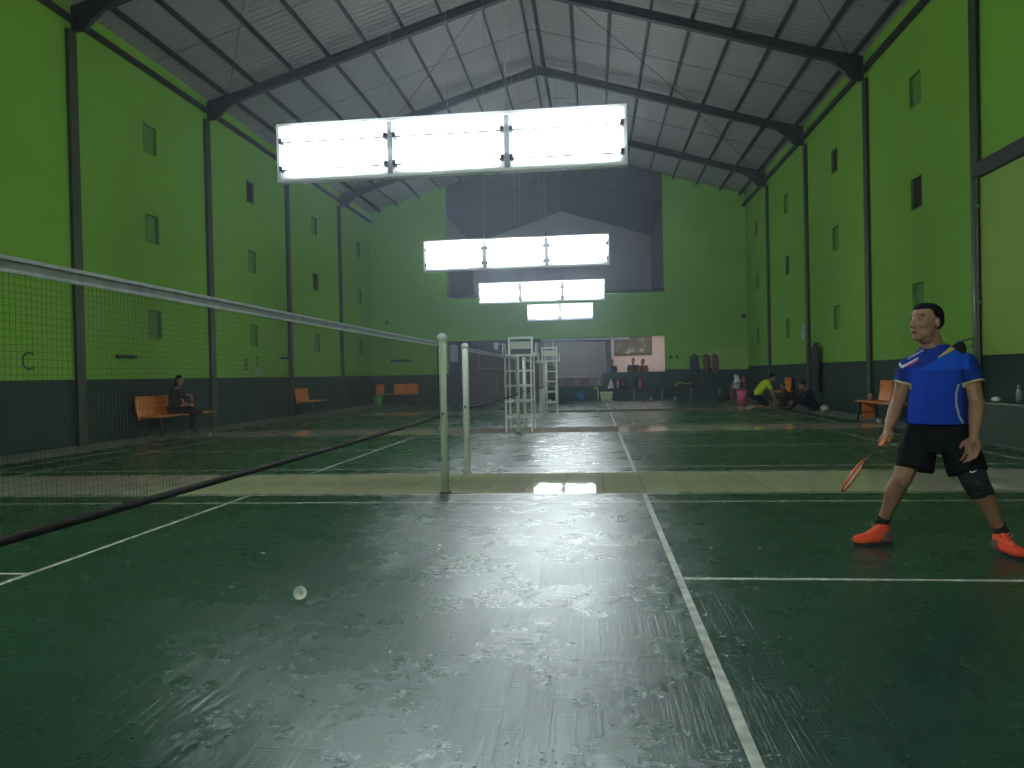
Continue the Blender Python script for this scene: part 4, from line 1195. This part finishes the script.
# yellow cap on stick
p = at(598, 395, Y=25.15); r = empty('umbrella_stand', (p.x, 25.15, 0), 'pale stick with small yellow top by the tub', 'stand')
MB().tube((0, 0, 0), (0, 0, .50), .018, n=8).build('stick', 'white_paint', r, True)
b = MB(); b.ell((-.08, 0, .53), (.11, .08, .06), n=14); link('yellow_top', blob(b, .02, 1), mat('yellow', (.6, .5, .04), .6), r, True)
MB().tube((0, 0, 0), (0, 0, .02), .09, n=16).build('base', 'black', r)
# bottles on the floor
for k, (px, lab) in enumerate(((651, 'small white cup on the floor under the bench'), (548+2, 'crumpled white paper on the floor near the blue bucket'), (675, 'small pale cup on the floor at the bench foot'))):
    p = at(px, 399, Y=24.75)
    b = MB(); b.loft([((0, 0, 0), .04, .04), ((0, 0, .1), .055, .055)], 14) if k != 1 else b.ell((0, 0, .05), (.07, .05, .05))
    tag(b.build('paper_cup' if k != 1 else 'crumpled_paper', 'feather', None, True, (p.x if k != 1 else p.x, 24.75, 0)), lab, 'cup' if k != 1 else 'paper')
# counter bar on low wall left and maroon chairs
b = MB(); b.span((-.4, YB-.03, .98), (1.75, YB+.08, 1.05)); b.span((-.4, YB-.0, .62), (-.34, YB+.06, .98)); b.span((1.69, YB, .62), (1.75, YB+.06, .98))
struct(b.build('trim_7', mat('bar_pale', (.36, .33, .34), .5)), 'pale handrail on the low counter wall')
for k, x in enumerate((-.15, .45, 1.1)):
    r = empty('stacking_chair', (x, YB+.38, .0), 'maroon chair behind the pale handrail, %s of three' % ('leftmost', 'middle', 'rightmost')[k], 'chair', 'maroon chairs behind the handrail')
    MB().box((0, 0, .45), (.38, .36, .04), bevel=.01).build('seat', mat('maroon', (.12, .035, .04), .6), r)
    MB().box((0, -.17, .80), (.38, .03, .34), bevel=.01).build('backrest', 'maroon', r)
    for sx in (-.17, .17):
        for sy in (-.17, .15): MB().tube((sx, sy, 0), (sx, sy, .43 if sy > 0 else .66), .012, n=6).build('leg', 'black_metal', r)

# hanging clothes on the back wall rail and right wall coat
p = at(692, 354, Y=YB-.1); q_ = at(718, 354, Y=YB-.1)
r = empty('clothes_rail', (p.x, YB-.08, p.z), 'thin pale clothes rail on the back wall', 'rail')
MB().tube((-.1, 0, 0), (q_.x-p.x+.1, 0, 0), .012, n=8).build('rail_bar', 'white_paint', r)
for xx in (-.05, q_.x-p.x+.05): MB().span((xx-.01, 0, -.01), (xx+.01, .08, .01)).build('bracket', 'white_paint', r)
def hang(px, h, w_, m_, label, X=None, Y=None, z=None, name='hanging_shirt', rot=0):
    x = at(px, 354, Y=Y).x if X is None else X
    b = MB()
    b.loft([((0, 0, -h), w_*.45, .05), ((w_*.1, 0, -h*.75), w_*.5, .06), ((0, 0, -h*.35), w_*.55, .07), ((0, 0, -.12), w_*.5, .06), ((0, 0, -.02), w_*.18, .03), ((0, 0, .02), .02, .02)], 18)
    o = link(name, blob(b, .018, 3), m_, None, True, (x, Y, z)); o.rotation_euler = (0, 0, rot)
    tag(o, label, 'clothes', 'clothes hanging at the back')
    return o
hang(694, .98, .36, mat('dark_blue_cloth', (.02, .035, .05), .8), 'dark blue shirt hanging leftmost on the clothes rail', Y=YB-.12, z=p.z)
hang(706, .80, .27, mat('maroon_cloth', (.10, .03, .035), .8), 'maroon shirt hanging in the middle of the clothes rail', Y=YB-.12, z=p.z)
hang(714.8, .82, .27, mat('red_cloth', (.15, .035, .045), .8), 'reddish shirt hanging rightmost on the clothes rail', Y=YB-.12, z=p.z)
hang(0, 1.35, .78, 'black', 'long black coat hanging on the right wall', X=XR-.12, Y=15.35, z=1.86, name='hanging_coat', rot=PI/2)
b = MB(); b.span((XR-.14, 15.33, 1.85), (XR, 15.37, 1.90)); tag(b.build('wall_hook', 'black_metal'), 'small dark hook holding the black coat', 'hook')
# red posts at the back
p = at(701.5, 385, Y=25.0); b = MB(); b.span((-.03, -.03, 0), (.0, .0, .35), bevel=.004); b.span((.07, -.03, 0), (.10, 0, .35), bevel=.004); b.span((-.05, -.04, .0), (.12, .02, .02))
tag(b.build('folded_stand', mat('dull_red', (.3, .06, .05), .6), None, False, (p.x, 25.1, .50)), 'small dull red folded stand on the dark bench', 'stand')

# red chair with draped white cloth
pch = at(738, 396, z=0); CH = (7.15, 22.6, 0)
pp = at(738, 398, Y=22.6); CH = (pp.x, 22.6, 0)
r = empty('plastic_chair', CH, 'red plastic armchair by the back right corner with white cloth over it', 'chair')
mr = mat('chair_red', (.30, .06, .05), .5)
MB().box((0, 0, .43), (.5, .46, .04), bevel=.012).build('seat', mr, r)
MB().box((.24, .02, .68), (.04, .46, .46), bevel=.015).build('backrest', mr, r)
for sx in (-.22, .22):
    for sy in (-.2, .2): MB().beam((sx, sy, .42), (sx*1.12, sy*1.08, 0), .045, .045, (1, 0, 0)).build('leg', mr, r)
for sy in (-.23, .23):
    b = MB(); b.path([(-.2, sy, .42), (-.21, sy, .64), (.0, sy, .67), (.23, sy, .70)], .02, 8); b.build('armrest', mr, r, True)
b = MB(); b.loft([((-.08, 0, .46), .15, .17), ((-.05, 0, .62), .14, .15), ((.0, 0, .78), .13, .12), ((-.06, 0, .95), .08, .08), ((-.08, 0, 1.0), .03, .03)], 16)
tag(link('draped_towel', blob(b, .018, 3), 'white_cloth', None, True, CH), 'white towel heaped on the red plastic chair', 'towel')
b = MB(); b.loft([((0, 0, 0), .22, .13), ((0, 0, .14), .22, .14), ((0, 0, .27), .12, .07)], 16)
tag(link('duffel_bag', blob(b, .02, 3), 'black', None, True, (CH[0]-.55, CH[1]-.15, 0)), 'black bag on the floor left of the red plastic chair', 'bag')

# clock on the right wall
pc_ = at(804, 332, X=XR-.03); r = empty('wall_clock', (XR-.03, pc_.y, pc_.z), 'round white wall clock on the right wall', 'clock')
MB().tube((.03, 0, 0), (-.02, 0, 0), .24, n=32).build('case', mat('clock_rim', (.25, .35, .3), .5), r)
MB().tube((-.02, 0, 0), (-.026, 0, 0), .21, n=32).build('face', mat('clock_face', (.42, .52, .42), .5), r)
b = MB(); b.beam((-.03, 0, 0), (-.03, .05, .10), .01, .012, (1, 0, 0)); b.beam((-.03, 0, 0), (-.03, -.12, .06), .01, .010, (1, 0, 0)); b.build('hands', 'black', r)
# wall fans: small dark objects in the back corners
for px, py, X_, lab in ((742, 315, None, 'small dark spotlight high on the back wall at right'), (386, 322, None, 'small dark spotlight high on the back wall at left')):
    p = at(px, py, Y=YB-.2)
    r = empty('spotlight', (p.x, YB, p.z), lab, 'spotlight', 'dark spotlights on the back wall')
    MB().span((-.02, -.2, -.02), (.02, 0, .02)).build('bracket', 'black_metal', r)
    b = MB(); b.loft([((0, -.2, .0), .05, .05, (.5, -.6, -.4)), ((.08, -.30, -.06), .09, .09, (.5, -.6, -.4))], 16); b.build('lamp_head', 'black_metal', r, True)
# dark bars on the walls
for X0, Y0, Y1, z, lab in ((XL, 7.3, 7.95, 1.73, 'short dark bar on the left wall above the near orange bench'), (XL, 15.6, 16.15, 1.86, 'short dark bar on the left wall above the second bench')):
    r = empty('wall_shelf', (X0, Y0, z), lab, 'shelf', 'small dark wall bars')
    MB().span((0, 0, -.035), (.06, Y1-Y0, .035), bevel=.006).build('bar', 'black', r)
    for yy in (.08, Y1-Y0-.1): MB().span((0, yy, -.05), (.02, yy+.03, -.035)).build('bracket', 'black_metal', r)
p = at(391, 361, Y=YB-.05); q_ = at(411, 361, Y=YB-.05)
r = empty('wall_shelf', (p.x, YB, p.z), 'dark bar on the back wall above the corner bench', 'shelf', 'small dark wall bars')
MB().span((0, -.06, -.05), (q_.x-p.x, 0, .05), bevel=.006).build('bar', 'black', r); MB().span((.05, -.04, -.09), (.09, 0, -.05)).build('bracket', 'black_metal', r)
# painted letters on the left wall
def letter(ch, y, z, size, label):
    cu_ = bpy.data.curves.new('t', 'FONT'); cu_.body = ch; cu_.size = size; cu_.extrude = .003; cu_.align_x = 'CENTER'
    o = bpy.data.objects.new('t', cu_); COL.objects.link(o); dg = bpy.context.evaluated_depsgraph_get(); me = bpy.data.meshes.new_from_object(o.evaluated_get(dg)); bpy.data.objects.remove(o)
    o = link('wall_letter', me, mat('letter_paint', (.035, .07, .015), .7)); o.rotation_euler = (PI/2, 0, PI/2); o.location = (XL+.005, y, z)
    tag(o, label, 'letter', 'painted court letters')
letter('C', 4.85, 1.44, .46, 'dark letter C painted on the left wall')
letter('B', 13.2, 1.46, .50, 'dark letter B painted on the left wall')
letter('Z', 13.9, 1.62, .36, 'dark mark like a Z painted beside the letter B')
b = MB(); b.box((0, 0, 0), (.02, .36, .16), bevel=.003)
tag(b.build('notice_sheet', mat('notice_pale', (.25, .42, .25), .6), None, False, (XL+.015, 13.9, 1.40)), 'small pale sheet below the Z mark on the left wall', 'notice')
# white ball by the right wall
b = MB(); b.ell((0, 0, .09), (.11, .09, .09), n=14); p = at(820, 411, z=0)
tag(link('plastic_bag', blob(b, .018, 2), 'white_cloth', None, True, (p.x+.05, p.y-.25, 0)), 'small crumpled white bag on the floor beside the person in black', 'bag')

# added scatter volume imitating lens glare around the lamps, also lifts the blacks
o = MB().span((XL-.2, YF-.1, -.05), (XR+.2, YB+.13, 11.2)).build('glare_haze', 'black')
x = bpy.data.materials.new('glare_haze'); x.use_nodes = True; nt = x.node_tree; nt.nodes.clear()
ou = nt.nodes.new('ShaderNodeOutputMaterial'); vs = nt.nodes.new('ShaderNodeVolumeScatter'); vs.inputs['Color'].default_value = (.72, .84, 1, 1)
vs.inputs['Density'].default_value = .0036; vs.inputs['Anisotropy'].default_value = .78; nt.links.new(vs.outputs[0], ou.inputs['Volume'])
o.data.materials.clear(); o.data.materials.append(x); tag(o, 'added faint bluish scatter volume imitating lens glare around the lamps', 'glare_haze', kind='stuff')

# dim lobby ceiling light
ld = bpy.data.lights.new('lobby_light', 'AREA'); ld.energy = 45; ld.size = 3; ld.color = (1, .90, .84)
lo = bpy.data.objects.new('lobby_light', ld); COL.objects.link(lo); lo.location = (3.6, 28.6, 3.1)
